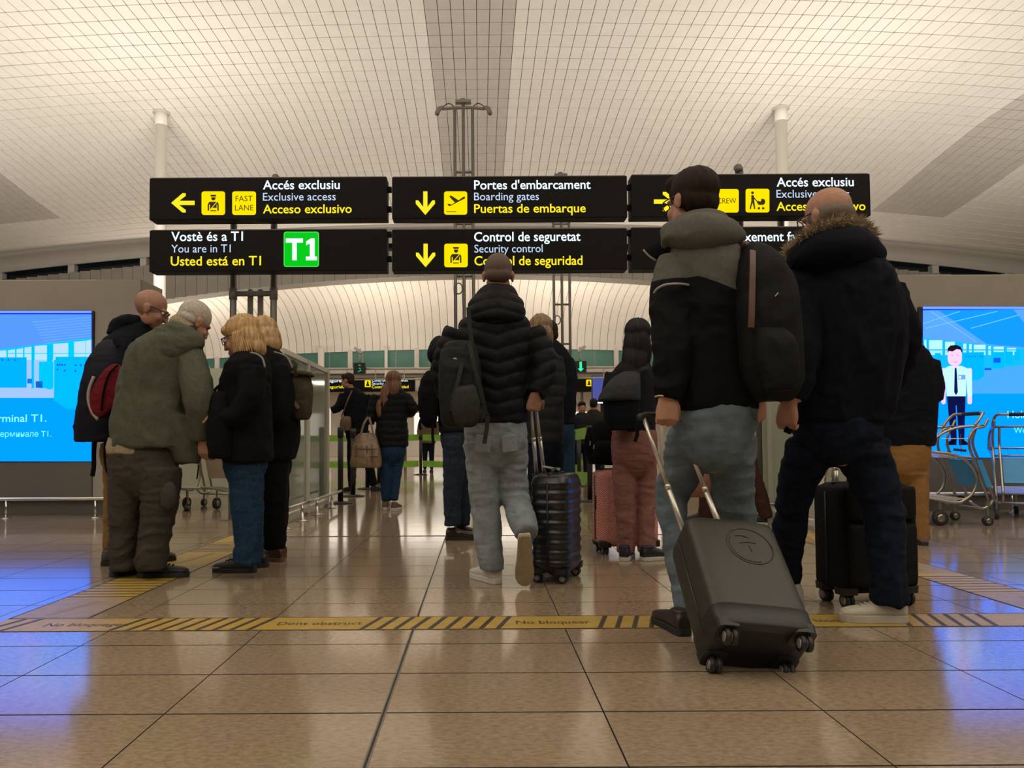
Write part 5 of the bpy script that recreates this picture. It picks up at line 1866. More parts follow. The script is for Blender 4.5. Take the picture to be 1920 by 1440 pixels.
# woman and man right behind him
p = Person(5.55, 'woman with blond-brown hair in a long dark quilted coat, right behind the puffer-jacket man', 1020)
A1 = [(1040, 672, 17, -.02), (1046, 720, 16, -.05), (1040, 765, 13, -.08)]
p.torso([(1020, 834, 36, .15), (1020, 790, 37, .15), (1018, 740, 37, .15), (1016, 695, 37, .15), (1014, 668, 32, .14), (1014, 648, 18, .09)], 'quilted_coat', K_PUFF2, (A1,), quilt(.008, .085, 0, 0, 6))
p.legs([(1022, 825, 32, .14), (1022, 850, 31, .13)], ([(1008, 845, 21, 0), (1008, 930, 18, 0), (1010, 1022, 14, 0)], [(1036, 845, 21, .03), (1036, 930, 18, .03), (1034, 1020, 14, .05)]), 'jeans', K_JEAND, folds(.008, seed=5))
p.head(1014, 622, .02, 10, 8, 0, .98, (1014, 655))
b = MB()
R_ = p.M.to_3x3()
for c, r in (((0, -.02, .04), (.086, .105, .088)), ((0, -.06, -.04), (.088, .07, .10)), ((.055, -.03, -.06), (.036, .06, .08)), ((-.055, -.03, -.06), (.036, .06, .08))):
    b.ell(p.hl(*c), r, R_, 22, 16)
hc = p.hl(0, -.02, 0)
fuse('hair', b, H_BLOND2, p.t, .006, 12, groove(.006, hc.x, hc.y, 46, 8))
p.finish(M_SKIN, .011)
for x in (1010, 1034):
    h = p.P(x, 1030)
    add_shoe(p.t, (h.x, h.y - .06, 0), 5, .25, S_BLACK, M_RUB)
p = Person(6.3, 'person in a navy jacket half hidden behind the woman with blond-brown hair', 1050)
A1 = [(1062, 675, 14, 0), (1070, 720, 13.5, -.03), (1064, 762, 11, -.06)]
p.torso([(1050, 796, 27, .13), (1052, 750, 28, .14), (1050, 710, 28, .15), (1045, 675, 27, .15), (1038, 652, 20, .12), (1032, 638, 12, .08)], 'jacket', K_NAVY, (A1,), folds(.007, seed=31))
p.legs([(1052, 790, 25, .12), (1052, 815, 24, .12)], ([(1044, 810, 17, 0), (1044, 900, 15, 0), (1046, 990, 12, 0)], [(1062, 810, 17, .03), (1062, 900, 15, .03), (1060, 990, 12, .05)]), 'jeans', K_JEAN, folds(.007, seed=15))
p.head(1026, 628, .02, -20, 5, 0, .98, (1030, 650))
p.hair(SHORT, H_DARK, .009)
p.finish(M_SKIN, .012)
for x in (1046, 1060):
    h = p.P(x, 1000)
    add_shoe(p.t, (h.x, h.y - .06, 0), 10, .27, S_BLACK, M_RUB)

# woman with long dark hair
p = Person(5.15, 'woman with long dark hair, black slip-on shoes and mauve trousers', 1190)
A1 = [(1152, 700, 17, -.02), (1146, 745, 17, -.03), (1158, 785, 14, -.06), (1180, 795, 11, -.08)]
A2 = [(1218, 700, 17, .02), (1226, 745, 16, 0), (1222, 790, 13, 0)]
p.torso([(1190, 815, 38, .13), (1189, 785, 40, .14), (1187, 745, 41, .14), (1187, 712, 40, .14), (1187, 690, 34, .13), (1190, 668, 16, .08)], 'jacket', cloth('black_jacket', (0.012, 0.012, 0.013)), (A1, A2), folds(.008, seed=41))
p.legs([(1189, 805, 40, .13), (1189, 830, 42, .14), (1189, 858, 40, .13)], ([(1170, 850, 23, 0), (1171, 920, 20, 0), (1173, 985, 17.5, 0), (1173, 1036, 16, 0)], [(1209, 850, 22, .02), (1210, 920, 19, .02), (1211, 985, 17, .0), (1213, 1034, 16.5, -.02)]), 'trousers', K_MAUVE, [folds(.009, 5, 5, 15, 9), folds(.004, 14, 14, 34, 2)], voxel=.009)
p.head(1197, 634, .01, 25, 4, 0, 1.0, (1192, 676))
b = MB()
R_ = p.M.to_3x3()
for c, r in (((0, -.02, .04), (.090, .108, .092)), ((0, -.07, -.05), (.088, .06, .13)), ((-.01, -.085, -.17), (.088, .05, .13)), ((-.05, -.04, -.10), (.045, .06, .13)), ((.05, -.04, -.10), (.045, .06, .13)), ((-.05, -.085, -.20), (.05, .04, .10))):
    b.ell(p.hl(*c), r, R_, 22, 16)
hc = p.hl(0, -.04, 0)
fuse('hair', b, H_BLACK, p.t, .006, 12, groove(.006, hc.x, hc.y, 46, 18))
p.finish(M_SKIN, .011)
h = FL(1172, 1050)
add_shoe(p.t, (h.x - .02, h.y - .06, 0), 18, .25, S_BLACK, S_SOLEW, sole_h=.026)
h = FL(1204, 1051)
add_shoe(p.t, (h.x - .01, h.y - .02, 0), 70, .25, S_BLACK, S_SOLEW, sole_h=.026)
M_SLATE = cloth('slate_nylon', (0.028, 0.029, 0.030), 0.15, 60, 0.55)
t = bag('backpack', 'slate grey flap backpack on the woman with long dark hair', [(1166, 806, 26, .07, 0), (1165, 780, 32, .09, 0), (1166, 745, 32, .10, 0), (1172, 715, 26, .08, .01), (1178, 700, 18, .05, .02)], K_NAVY, 4.98, disp=folds(.006, seed=6),
        parts=(('flap', M_SLATE, [(1160, 752, 39, .105, -.015), (1162, 742, 37, .11, -.015), (1168, 722, 31, .10, -.01), (1175, 706, 24, .075, 0), (1184, 696, 16, .05, .02)], 'loft'),
               ('strap', M_SLATE, [(1186, 704, -.02), (1200, 694, -.04), (1214, 688, -.02), (1222, 690, .02)], 'strap'), ('strap', K_BLACK, [(1196, 800, -.08), (1194, 818, -.08), (1190, 828, -.08)], 'strap')))

# ------------------------------------------------------------------ the tall man in the two-tone jacket
p = Person(3.10, 'tall dark-haired man in a grey and black hooded jacket pulling the olive suitcase', 1330)
AL = [(1268, 492, 33, -.02), (1260, 545, 37, -.05), (1260, 610, 37, -.08), (1258, 670, 34, -.10), (1256, 716, 29, -.11), (1252, 744, 23, -.11)]
AR = [(1378, 500, 34, .06), (1395, 570, 33, .08), (1400, 650, 29, .08), (1412, 720, 24, .04), (1420, 748, 18, .02)]
L_ = [(1340, 769, 76, .14), (1340, 730, 78, .15), (1338, 680, 78, .16), (1336, 620, 77, .165), (1332, 560, 75, .17), (1325, 510, 72, .17), (1316, 474, 62, .15), (1306, 445, 40, .12), (1300, 420, 30, .09)]
jk = p.torso(L_, 'jacket', K_GREYJ, (AL, AR), [folds(.014, 6, 6, 3, 13), folds(.006, 9, 9, 12, 3)], voxel=.008)
cloth('black_shell', (0.0045, 0.0045, 0.005), 0.15, 60, 0.8)


def two_tone(name, top, bottom, z0, xa, slope):
    """upper and lower fabric of one garment, split along a seam height in the garment"""
    m = top.copy()
    m.name = name
    nt = m.node_tree
    bs = nt.nodes['Principled BSDF']
    src = bs.inputs['Base Color'].links[0].from_socket
    g = nt.nodes.new('ShaderNodeNewGeometry')
    sp = nt.nodes.new('ShaderNodeSeparateXYZ')
    nt.links.new(g.outputs['Position'], sp.inputs[0])

    def mm(op, a, b):
        n = nt.nodes.new('ShaderNodeMath')
        n.operation = op
        for i, v in enumerate((a, b)):
            if isinstance(v, (int, float)):
                n.inputs[i].default_value = v
            else:
                nt.links.new(v, n.inputs[i])
        return n.outputs[0]
    off = mm('MINIMUM', mm('MAXIMUM', mm('SUBTRACT', sp.outputs['X'], xa), 0.0), 0.14)
    lim = mm('SUBTRACT', z0, mm('MULTIPLY', off, slope))
    f = mm('LESS_THAN', sp.outputs['Z'], lim)
    mx = nt.nodes.new('ShaderNodeMix')
    mx.data_type = 'RGBA'
    nt.links.new(f, mx.inputs[0])
    nt.links.new(src, mx.inputs['A'])
    mx.inputs['B'].default_value = (*bottom, 1)
    nt.links.new(mx.outputs['Result'], bs.inputs['Base Color'])
    return m


jk.data.materials.clear()
jk.data.materials.append(two_tone('grey_and_black_shell', K_GREYJ, (0.0045, 0.0045, 0.005), p.P(1300, 533).z, p.P(1308, 533, -.15).x, .40))
MB().tube([p.P(x, y, dd) for x, y, dd in ((1226, 549, -.12), (1233, 541, -.145), (1247, 534, -.165), (1265, 532, -.165), (1285, 533, -.14), (1300, 537, -.115))], .0045, 6, 4).obj('piping', M_GREYTRIM, p.t, smooth=True)
b = MB()
b.loft([(p.P(1248, 446, .03), .025, .045), (p.P(1272, 440, -.07), .055, .065), (p.P(1312, 436, -.13), .070, .075), (p.P(1352, 440, -.11), .066, .07), (p.P(1380, 448, -.02), .035, .05)], 22, 4, 't')
b.loft([(p.P(1268, 430, .03), .022, .05), (p.P(1292, 419, -.04), .040, .065), (p.P(1325, 415, -.06), .045, .07), (p.P(1352, 424, -.02), .040, .055)], 18, 4, 't')
fuse('hood', b, K_GREYJ, p.t, .008, 3, [folds(.013, 2.6, 2.6, 10.3, 16)])
b = MB()
b.loft([(p.P(1262, 462, .02), .045, .03), (p.P(1235, 468, .05), .04, .015), (p.P(1212, 470, .08), .022, .008)], 14, 4, 't')
fuse('collar_flap', b, MATS['black_shell'], p.t, .006, 2)
MB().tube([p.P(x, y, .05) for x, y in ((1206, 468), (1216, 479), (1230, 489))], .004, 6, 3).obj('piping', M_GREYTRIM, p.t, smooth=True)
p.legs([(1341, 760, 70, .14), (1340, 795, 73, .15), (1338, 825, 70, .14)],
       ([(1298, 820, 44, .10), (1280, 875, 37, .20), (1262, 925, 32, .26), (1264, 990, 27, .22), (1282, 1080, 25, .17), (1290, 1150, 23, .12)],
        [(1372, 820, 44, .02), (1374, 880, 40, .08), (1376, 930, 36, .15), (1384, 985, 31, .2), (1392, 1060, 27, .25), (1396, 1130, 24, .28)]), 'jeans', K_JEANG, [folds(.013, 2.6, 2.6, 10.3, 23), folds(.005, 10, 10, 28, 4)], voxel=.008)
for (x, y, a_) in ((1312, 805, 3), (1378, 805, -5)):
    pass
p.head(1296, 378, .0, -32, 3, 0, 1.02, (1300, 432, .0))
p.hair([((0, -.020, .042), (.087, .106, .092)), ((0, -.046, -.016), (.077, .068, .064)), ((0, .045, .080), (.072, .058, .044)), ((.066, -.022, .004), (.019, .045, .046)), ((-.066, -.022, .004), (.019, .045, .046))], H_DARK, .005, groove(.003, p.hl(0, 0, 0).x, p.hl(0, 0, 0).y, 80, 3))
p.glasses(M_SPEC)
add_hand(p.body, p.P(1251, 742, -.11), (-.04, -.12, -1), (.0, 1, -.1), 1, (62, 88, 45), 1.08, (.5, .8, .5))
add_hand(p.body, p.P(1421, 748, .02), (.1, .3, -1), (-.4, 1, 0), -1, (45, 45, 30), 1.0)
p.finish(M_SKIN, .0052, .4)
MB().tube([p.P(x, y, -.185) for x, y in ((1228, 744), (1236, 742), (1244, 743))], .004, 6, 3).obj('wrist_band', mat('brass', (0.5, 0.36, 0.16), 0.3, 0, metal=0.8), p.t, smooth=True)
h = FL(1290, 1194)
add_shoe(p.t, (h.x - .01, h.y + .0, 0), -8, .29, mat('brown_black_shoe', (0.025, 0.017, 0.013), 0.5, 0.1), M_RUB)
h = p.P(1396, 1150, .28)
add_shoe(p.t, (h.x, h.y - .06, 0), 6, .29, MATS['brown_black_shoe'], M_RUB)
M_RUCK = cloth('black_ruck', (0.009, 0.009, 0.009), 0.25, 50, 0.7)
M_LEA = mat('brown_leather_strap', (0.10, 0.042, 0.024), 0.5, 0.15)
t = bag('backpack', 'black backpack with a brown leather strap on the man in the grey and black jacket', [(1446, 752, 30, .09, 0), (1444, 735, 44, .12, 0), (1440, 690, 56, .14, 0), (1435, 620, 60, .14, 0), (1428, 550, 56, .13, 0), (1420, 500, 44, .11, .01), (1414, 474, 28, .08, .02), (1410, 462, 16, .05, .02)], M_RUCK, 2.98, disp=folds(.010, 6, 6, 7, 9),
        parts=(('front_pocket', M_RUCK, [(1458, 735, 28, .05, -.12), (1456, 690, 37, .06, -.12), (1450, 640, 36, .055, -.12), (1446, 615, 24, .03, -.11)], 'loft'),
               ('leather_strap', M_LEA, [(1411, 470, -.09), (1411, 500, -.125), (1410, 550, -.145), (1409, 590, -.155), (1408, 614, -.155)], 'strap'),
               ('top_tab', M_LEA, [(1394, 462, 5, -.02), (1398, 459, 8, -.02), (1403, 463, 5, -.02)], 'tube'),
               ('shoulder_strap', M_RUCK, [(1396, 470, .02), (1380, 466, .1), (1372, 490, .16)], 'strap'),
               ('zip_pull', M_STEEL, [(1453, 556, 1.2, -.14), (1457, 552, 1.2, -.14), (1459, 549, 1.2, -.14)], 'tube')))

# ------------------------------------------------------------------ the man in the fur-trimmed parka
p = Person(3.38, 'balding man with glasses in a navy parka with a fur-trimmed hood', 1580)
AL = [(1512, 520, 38, -.02), (1500, 580, 40, -.06), (1497, 650, 38, -.10), (1492, 705, 33, -.13), (1484, 752, 26, -.14)]
AR = [(1658, 545, 38, .02), (1682, 605, 36, .0), (1686, 660, 34, .06), (1660, 720, 28, .16), (1640, 745, 22, .2)]
p.torso([(1572, 792, 88, .16), (1576, 765, 93, .17), (1582, 710, 97, .18), (1588, 650, 101, .19), (1588, 590, 102, .19), (1584, 535, 94, .18), (1574, 495, 74, .16), (1560, 460, 48, .13), (1552, 435, 32, .10)], 'parka', K_NAVYPARKA, (AL, AR), [folds(.014, 6, 6, 3, 33), folds(.006, 9, 9, 12, 5)], voxel=.009)
b = MB()
b.loft([(p.P(1484, 492, .02), .03, .045), (p.P(1508, 482, -.07), .065, .075), (p.P(1550, 470, -.13), .085, .09), (p.P(1600, 466, -.12), .085, .09), (p.P(1636, 480, -.03), .05, .065)], 22, 4, 't')
b.loft([(p.P(1515, 462, .0), .04, .05), (p.P(1552, 447, -.06), .05, .06), (p.P(1598, 443, -.06), .05, .06), (p.P(1622, 458, 0), .04, .05)], 18, 4, 't')
fuse('hood', b, K_NAVYPARKA, p.t, .009, 3, folds(.010, 4, 4, 10, 36))
# fur trim: tufts along the hood edge
path = [p.P(x, y, dd) for x, y, dd in ((1474, 490, .02), (1482, 468, -.04), (1500, 450, -.10), (1524, 433, -.13), (1552, 421, -.15), (1582, 414, -.15), (1606, 417, -.11), (1624, 428, -.06), (1638, 444, -.01))]
path, _ = catmull(path, [1] * len(path), 14)
rf = random.Random(4)
b = MB()
b.tube(path, .018, 8)
for q in range(3200):
    i = rf.randrange(len(path) - 1)
    c = path[i].lerp(path[i + 1], rf.random())
    tv = (path[min(i + 1, len(path) - 1)] - path[max(i - 1, 0)]).normalized()
    dv = Vector((rf.gauss(0, 1), rf.gauss(-.2, 1), rf.gauss(.25, 1)))
    dv = (dv - tv * dv.dot(tv) * 0.4).normalized()
    L = rf.uniform(.026, .058)
    e = c + dv * L + Vector((0, 0, -.006))
    s_ = dv.cross(tv)
    if s_.length < 1e-3:
        continue
    s_ = s_.normalized() * .003
    b.add([c + s_, c - s_, c + dv.cross(s_), e], [(0, 1, 3), (1, 2, 3), (2, 0, 3)])
fo = b.obj('fur_trim', mat('fur', (0.27, 0.20, 0.115), 0.8, 0.45, 55), p.t, recalc=False)
p.legs([(1570, 775, 78, .15), (1570, 800, 78, .155), (1570, 818, 74, .15)],
       ([(1522, 838, 44, .05), (1500, 890, 34, .12), (1486, 950, 29, .2), (1477, 1020, 27, .28), (1474, 1078, 24, .34), (1474, 1105, 22, .36)],
        [(1614, 838, 47, .0), (1638, 900, 41, .0), (1655, 960, 36, -.02), (1663, 1030, 33, -.04), (1668, 1090, 32, -.06), (1670, 1132, 32, -.06)]), 'jeans', K_JEAND, [folds(.014, 2.6, 2.6, 10.3, 43), folds(.006, 10, 10, 28, 6)], voxel=.009)
p.head(1550, 408, .0, -30, 8, 0, 1.07, (1553, 455, .0))
p.hair([((0, -.052, -.004), (.080, .061, .052)), ((.062, -.012, -.004), (.021, .06, .040)), ((-.062, -.012, -.004), (.021, .06, .040))], H_STUBG, .005)
p.glasses(M_SPEC)
add_hand(p.body, p.P(1480, 752, -.14), (-.12, .1, -1), (.7, .8, 0), -1, (48, 60, 40), 1.1, (.3, .85, .4))
p.finish(M_SKIN, .0055, .4)
MB().box(p.P(1478, 806, -.12), (.03, .018, .03), Matrix.Rotation(.4, 3, 'Y')).obj('phone_corner', K_BLACK, p.t, bevel=.003)
h = FL(1698, 1166)
M_KNIT = mat('white_knit', (0.50, 0.46, 0.37), 0.7, 0.08, 60)
add_shoe(p.t, (h.x, h.y - .01, 0), -82, .27, M_KNIT, S_SOLEW, sole_h=.034, laces=S_WHITE)
h = p.P(1474, 1120, .36)
add_shoe(p.t, (h.x + .03, h.y - .08, 0), -10, .27, M_KNIT, S_SOLEW, sole_h=.034)

# ------------------------------------------------------------------ further people on the right
p = Person(5.8, 'person in a navy coat and tan trousers between the parka man and the right screen', 1700)
AR = [(1738, 680, 22, -.02), (1748, 720, 20, -.04), (1752, 752, 15, -.06)]
AL = [(1664, 680, 20, .02), (1658, 730, 18, .0), (1660, 770, 14, 0)]
p.torso([(1702, 836, 46, .15), (1703, 790, 48, .15), (1704, 740, 50, .16), (1702, 695, 49, .16), (1694, 660, 40, .15), (1684, 636, 22, .10)], 'coat', K_NAVY, (AR, AL), folds(.009, seed=51))
p.legs([(1700, 826, 40, .14), (1699, 850, 40, .14), (1698, 876, 39, .13)], ([(1680, 868, 20, .02), (1680, 930, 18, .03), (1682, 1000, 15, .05)], [(1718, 868, 21, -.02), (1720, 920, 19, -.03), (1722, 970, 17, -.03), (1724, 1012, 17.5, -.03)]), 'trousers', K_TAN, [folds(.009, 5, 5, 15, 19)], voxel=.010)
p.head(1676, 618, .0, -15, 5, 0, 1.0, (1680, 644))
p.hair(SHORT, H_DARK, .009)
p.finish(M_SKIN, .012)
for x, dd in ((1724, -.03), (1682, .05)):
    h = p.P(x, 1020, dd)
    add_shoe(p.t, (h.x, h.y - .07, 0), 8, .27, mat('tan_shoe', (0.17, 0.10, 0.045), 0.6, 0.1), M_RUB)

p = Person(7.2, 'person in dark brown trousers walking behind the man in the grey and black jacket', 1380)
p.torso([(1372, 826, 34, .13), (1370, 780, 35, .14), (1366, 730, 35, .15), (1362, 695, 32, .15), (1358, 672, 18, .1)], 'jacket', cloth('brown_jacket', (0.028, 0.014, 0.010)), ([(1390, 700, 13, -.02), (1402, 740, 12, -.04), (1406, 785, 10, -.05)], [(1336, 700, 13, 0), (1326, 745, 12, -.03), (1316, 790, 10, -.05)]), folds(.007, seed=61))
p.legs([(1376, 815, 30, .12), (1376, 845, 30, .12)], ([(1392, 838, 21, -.02), (1406, 885, 18, -.04), (1424, 930, 15, -.06), (1438, 972, 11, -.08)], [(1358, 838, 22, .05), (1336, 895, 19, .1), (1326, 950, 16, .12), (1322, 985, 13, .14)]), 'trousers', K_BROWN, [folds(.009, 5, 5, 14, 29)])
p.head(1356, 655, 0, -50, 5, 0, 1, (1358, 682))
p.hair(SHORT, H_DARK, .009)
p.finish(M_SKIN, .012)
h = p.P(1440, 985, -.08)
add_shoe(p.t, (h.x, h.y, 0), -70, .26, S_BLACK, S_SOLEW)
h = p.P(1326, 985, .14)
add_shoe(p.t, (h.x, h.y, 0), -75, .26, S_BLACK, S_SOLEW)
bag('shoulder_bag', 'brown leather bag glimpsed between the legs of the tall man', [(1306, 932, 24, .07), (1307, 915, 25, .075), (1310, 893, 21, .06), (1314, 882, 14, .04)], mat('brown_bag_leather', (0.14, 0.05, 0.018), 0.5, 0.2), 7.0, 'bag',
    parts=(('strap', M_LEA, [(1304, 884, 0), (1312, 850, .0), (1318, 800, .05)], 'strap'), ('paper', S_SOLEW, [(1312, 868, 2, -.02), (1318, 858, 3, -.02), (1324, 846, 2, -.02)], 'tube')))

# ------------------------------------------------------------------ people in the queue lanes
p = Person(9.0, 'woman with long auburn hair in a dark puffer jacket walking down the lane', 735)
AL = [(708, 742, 11, 0), (698, 770, 10, -.02), (692, 795, 9, -.03)]
AR = [(758, 742, 11, 0), (773, 765, 11, -.02), (766, 774, 9, .08), (752, 760, 7.5, .16)]
p.torso([(735, 838, 30, .14), (735, 815, 31, .14), (735, 785, 28, .13), (736, 755, 28, .14), (737, 735, 22, .12), (738, 724, 11, .07)], 'puffer_jacket', K_PUFF, (AL, AR), quilt(.009, .08, 0, 0, 8))
p.legs([(735, 832, 25, .13), (735, 852, 25, .13)], ([(725, 848, 13.5, 0), (723, 890, 11, 0), (723, 940, 7.5, 0)], [(746, 848, 13.5, .03), (742, 890, 11, .02), (738, 938, 8, -.04)]), 'jeans', K_JEAN, folds(.008, seed=71))
p.head(738, 716, 0, 5, 0, 0, 1.05, (738, 730))
b = MB()
R_ = p.M.to_3x3()
for c, r in (((0, -.02, .04), (.09, .108, .092)), ((0, -.07, -.08), (.09, .06, .15)), ((-.07, -.085, -.18), (.07, .05, .16)), ((-.13, -.08, -.30), (.06, .045, .12)), ((.055, -.03, -.06), (.04, .06, .09))):
    b.ell(p.hl(*c), r, R_, 22, 16)
hc = p.hl(0, -.02, 0)
fuse('hair', b, H_RED, p.t, .009, 12, groove(.007, hc.x, hc.y, 40, 28))
p.finish(M_SKIN, .011)
h = p.P(723, 950)
add_shoe(p.t, (h.x, h.y - .06, 0), -4, .25, mat('taupe_shoe', (0.10, 0.07, 0.05), 0.6, 0.1), S_SOLEW, sole_h=.034)
h = p.P(739, 950, -.06)
add_shoe(p.t, (h.x, h.y - .1, 0), 10, .25, MATS['taupe_shoe'], S_SOLEW, sole_h=.034)
M_TOTE = mat('bronze_tote', (0.23, 0.15, 0.085), 0.35, 0.25, 20, 0.2)
t = bag('tote_bag', 'bronze coloured quilted tote bag carried by the auburn-haired woman', [(686, 876, 27, .09), (686, 866, 29, .11), (686, 845, 26, .10), (687, 825, 21, .07), (688, 813, 16, .04)], M_TOTE, 8.86, 'tote bag', disp=folds(.014, 10, 10, 3, 3),
        parts=(('handle', M_TOTE, [(676, 818, -.05), (682, 795, -.04), (690, 782, -.02)], 'strap'), ('handle', M_TOTE, [(700, 818, -.05), (697, 800, -.04), (692, 782, -.02)], 'strap')))
for k_ in range(4):
    MB().tube([W(668 + 10 * k_, y, 8.86 - .105) for y in (835, 850, 868)], .004, 6, 2).obj('stitch_line', mat('tote_seam', (0.09, 0.05, 0.03), 0.5, 0), t)
for y in (842, 856):
    MB().tube([W(x, y, 8.86 - .107) for x in (664, 686, 708)], .004, 6, 2).obj('stitch_line', MATS['tote_seam'], t)

p = Person(12.4, 'man in a dark jacket waiting by the first black stanchions', 662)
A1 = [(645, 740, 9, -.02), (636, 762, 8.5, -.08), (622, 770, 7, -.12)]
A2 = [(686, 742, 9, .02), (694, 770, 8, 0), (690, 795, 7, 0)]
p.torso([(668, 812, 22, .13), (668, 785, 23, .14), (667, 760, 23, .15), (665, 740, 21, .14), (658, 728, 12, .09)], 'jacket', K_NAVY, (A1, A2), folds(.008, seed=81))
p.legs([(668, 805, 19, .12), (668, 822, 19, .12)], ([(662, 820, 11, 0), (660, 865, 9, 0), (660, 912, 7, 0)], [(678, 820, 11, .03), (690, 865, 9, .0), (701, 910, 7, -.02)]), 'trousers', K_BLACK, folds(.008, seed=82))
p.head(652, 714, -.02, -70, 10, 0, 1.02, (658, 732))
p.hair(SHORT, H_DARK, .010)
p.finish(M_SKIN2, .012)
h = p.P(660, 918)
add_shoe(p.t, (h.x + .05, h.y - .02, 0), -60, .28, S_BLACK, M_RUB)
h = p.P(702, 918)
add_shoe(p.t, (h.x - .04, h.y - .05, 0), 35, .28, S_BLACK, M_RUB)
bag('shoulder_bag', 'small brown bag at the hip of the man waiting by the stanchions', [(648, 808, 10, .06), (648, 798, 11, .07), (649, 786, 10, .06), (650, 780, 6, .03)], mat('tan_bag', (0.11, 0.06, 0.03), 0.5, 0.15), 12.24, 'bag', voxel=.012,
    parts=(('strap', M_LEA, [(640, 782, -.02), (650, 755, -.06), (660, 732, -.02)], 'strap'),))

M_COATS = [cloth('taupe_coat', (0.035, 0.026, 0.018)), K_PUFF2, cloth('beige_coat', (0.14, 0.10, 0.065))]
far = [(1113, 15.6, 1.66, 0, 'dark-haired person in a taupe coat beyond the green belts', H_BLACK, 10),
       (1091, 15.3, 1.58, 1, 'dark-haired person facing the lanes beside the taupe coat beyond the belts', H_BLACK, 175),
       (803, 20.5, 1.68, 2, 'fair-haired person in a beige coat far behind the auburn-haired woman', H_BLOND2, 150),
       (582, 13.0, 1.78, 1, 'person in dark clothes seen blurred through the left glass partition', H_DARK, 10)]
for (px, d, Hh, ci, lab, hm, yw) in far:
    p = Person(d, lab, px)
    k_ = F / d
    gy = PIX((W(px, 850, d).x, d, 0))[1]
    Y = lambda z: gy - z * k_
    X_ = lambda u: px + u * k_
    aR = [(X_(.20), Y(1.36 * Hh / 1.7), .058 * k_, 0), (X_(.25), Y(1.1 * Hh / 1.7), .05 * k_, -.02), (X_(.24), Y(.88 * Hh / 1.7), .04 * k_, -.05)]
    aL = [(X_(-.20), Y(1.36 * Hh / 1.7), .058 * k_, 0), (X_(-.25), Y(1.1 * Hh / 1.7), .05 * k_, -.02), (X_(-.24), Y(.88 * Hh / 1.7), .04 * k_, -.05)]
    s_ = Hh / 1.7
    p.torso([(px, Y(.78 * s_), .20 * k_, .14), (px, Y(.95 * s_), .20 * k_, .14), (px, Y(1.15 * s_), .19 * k_, .14), (px, Y(1.32 * s_), .20 * k_, .14), (px, Y(1.41 * s_), .14 * k_, .11), (px, Y(1.47 * s_), .07 * k_, .07)], 'coat', M_COATS[ci], (aR, aL), folds(.008, seed=px), voxel=.016)
    p.legs([(px, Y(.76 * s_), .17 * k_, .13), (px, Y(.84 * s_), .17 * k_, .13)], ([(X_(-.09), Y(.8 * s_), .085 * k_, 0), (X_(-.09), Y(.45 * s_), .07 * k_, 0), (X_(-.09), Y(.09), .05 * k_, 0)], [(X_(.09), Y(.8 * s_), .085 * k_, .03), (X_(.09), Y(.45 * s_), .07 * k_, .03), (X_(.09), Y(.09), .05 * k_, .05)]), 'trousers', K_JEAND, None, voxel=.016)
    p.head(px, Y(1.575 * s_), 0, yw, 5, 0, 1.0, (px, Y(1.43 * s_)))
    p.hair(SHORT, hm, .011)
    p.finish(M_SKIN, .016)
    sg = 1 if math.cos(math.radians(yw)) > 0 else -1
    for u in (-.09, .09):
        h = W(X_(u), 850, d)
        add_shoe(p.t, (h.x, d - .08 * sg, 0), 0 if sg > 0 else 180, .27, S_BLACK, M_RUB)
# ------------------------------------------------------------------ suitcases
M_ROD = mat('aluminium_rod', (0.60, 0.56, 0.48), 0.32, 0.06, 50, metal=0.7)
M_WHEEL = mat('black_wheel', (0.012, 0.011, 0.010), 0.5, 0.1)
M_HUB = mat('grey_hub', (0.28, 0.26, 0.23), 0.4, 0.1, metal=0.4)


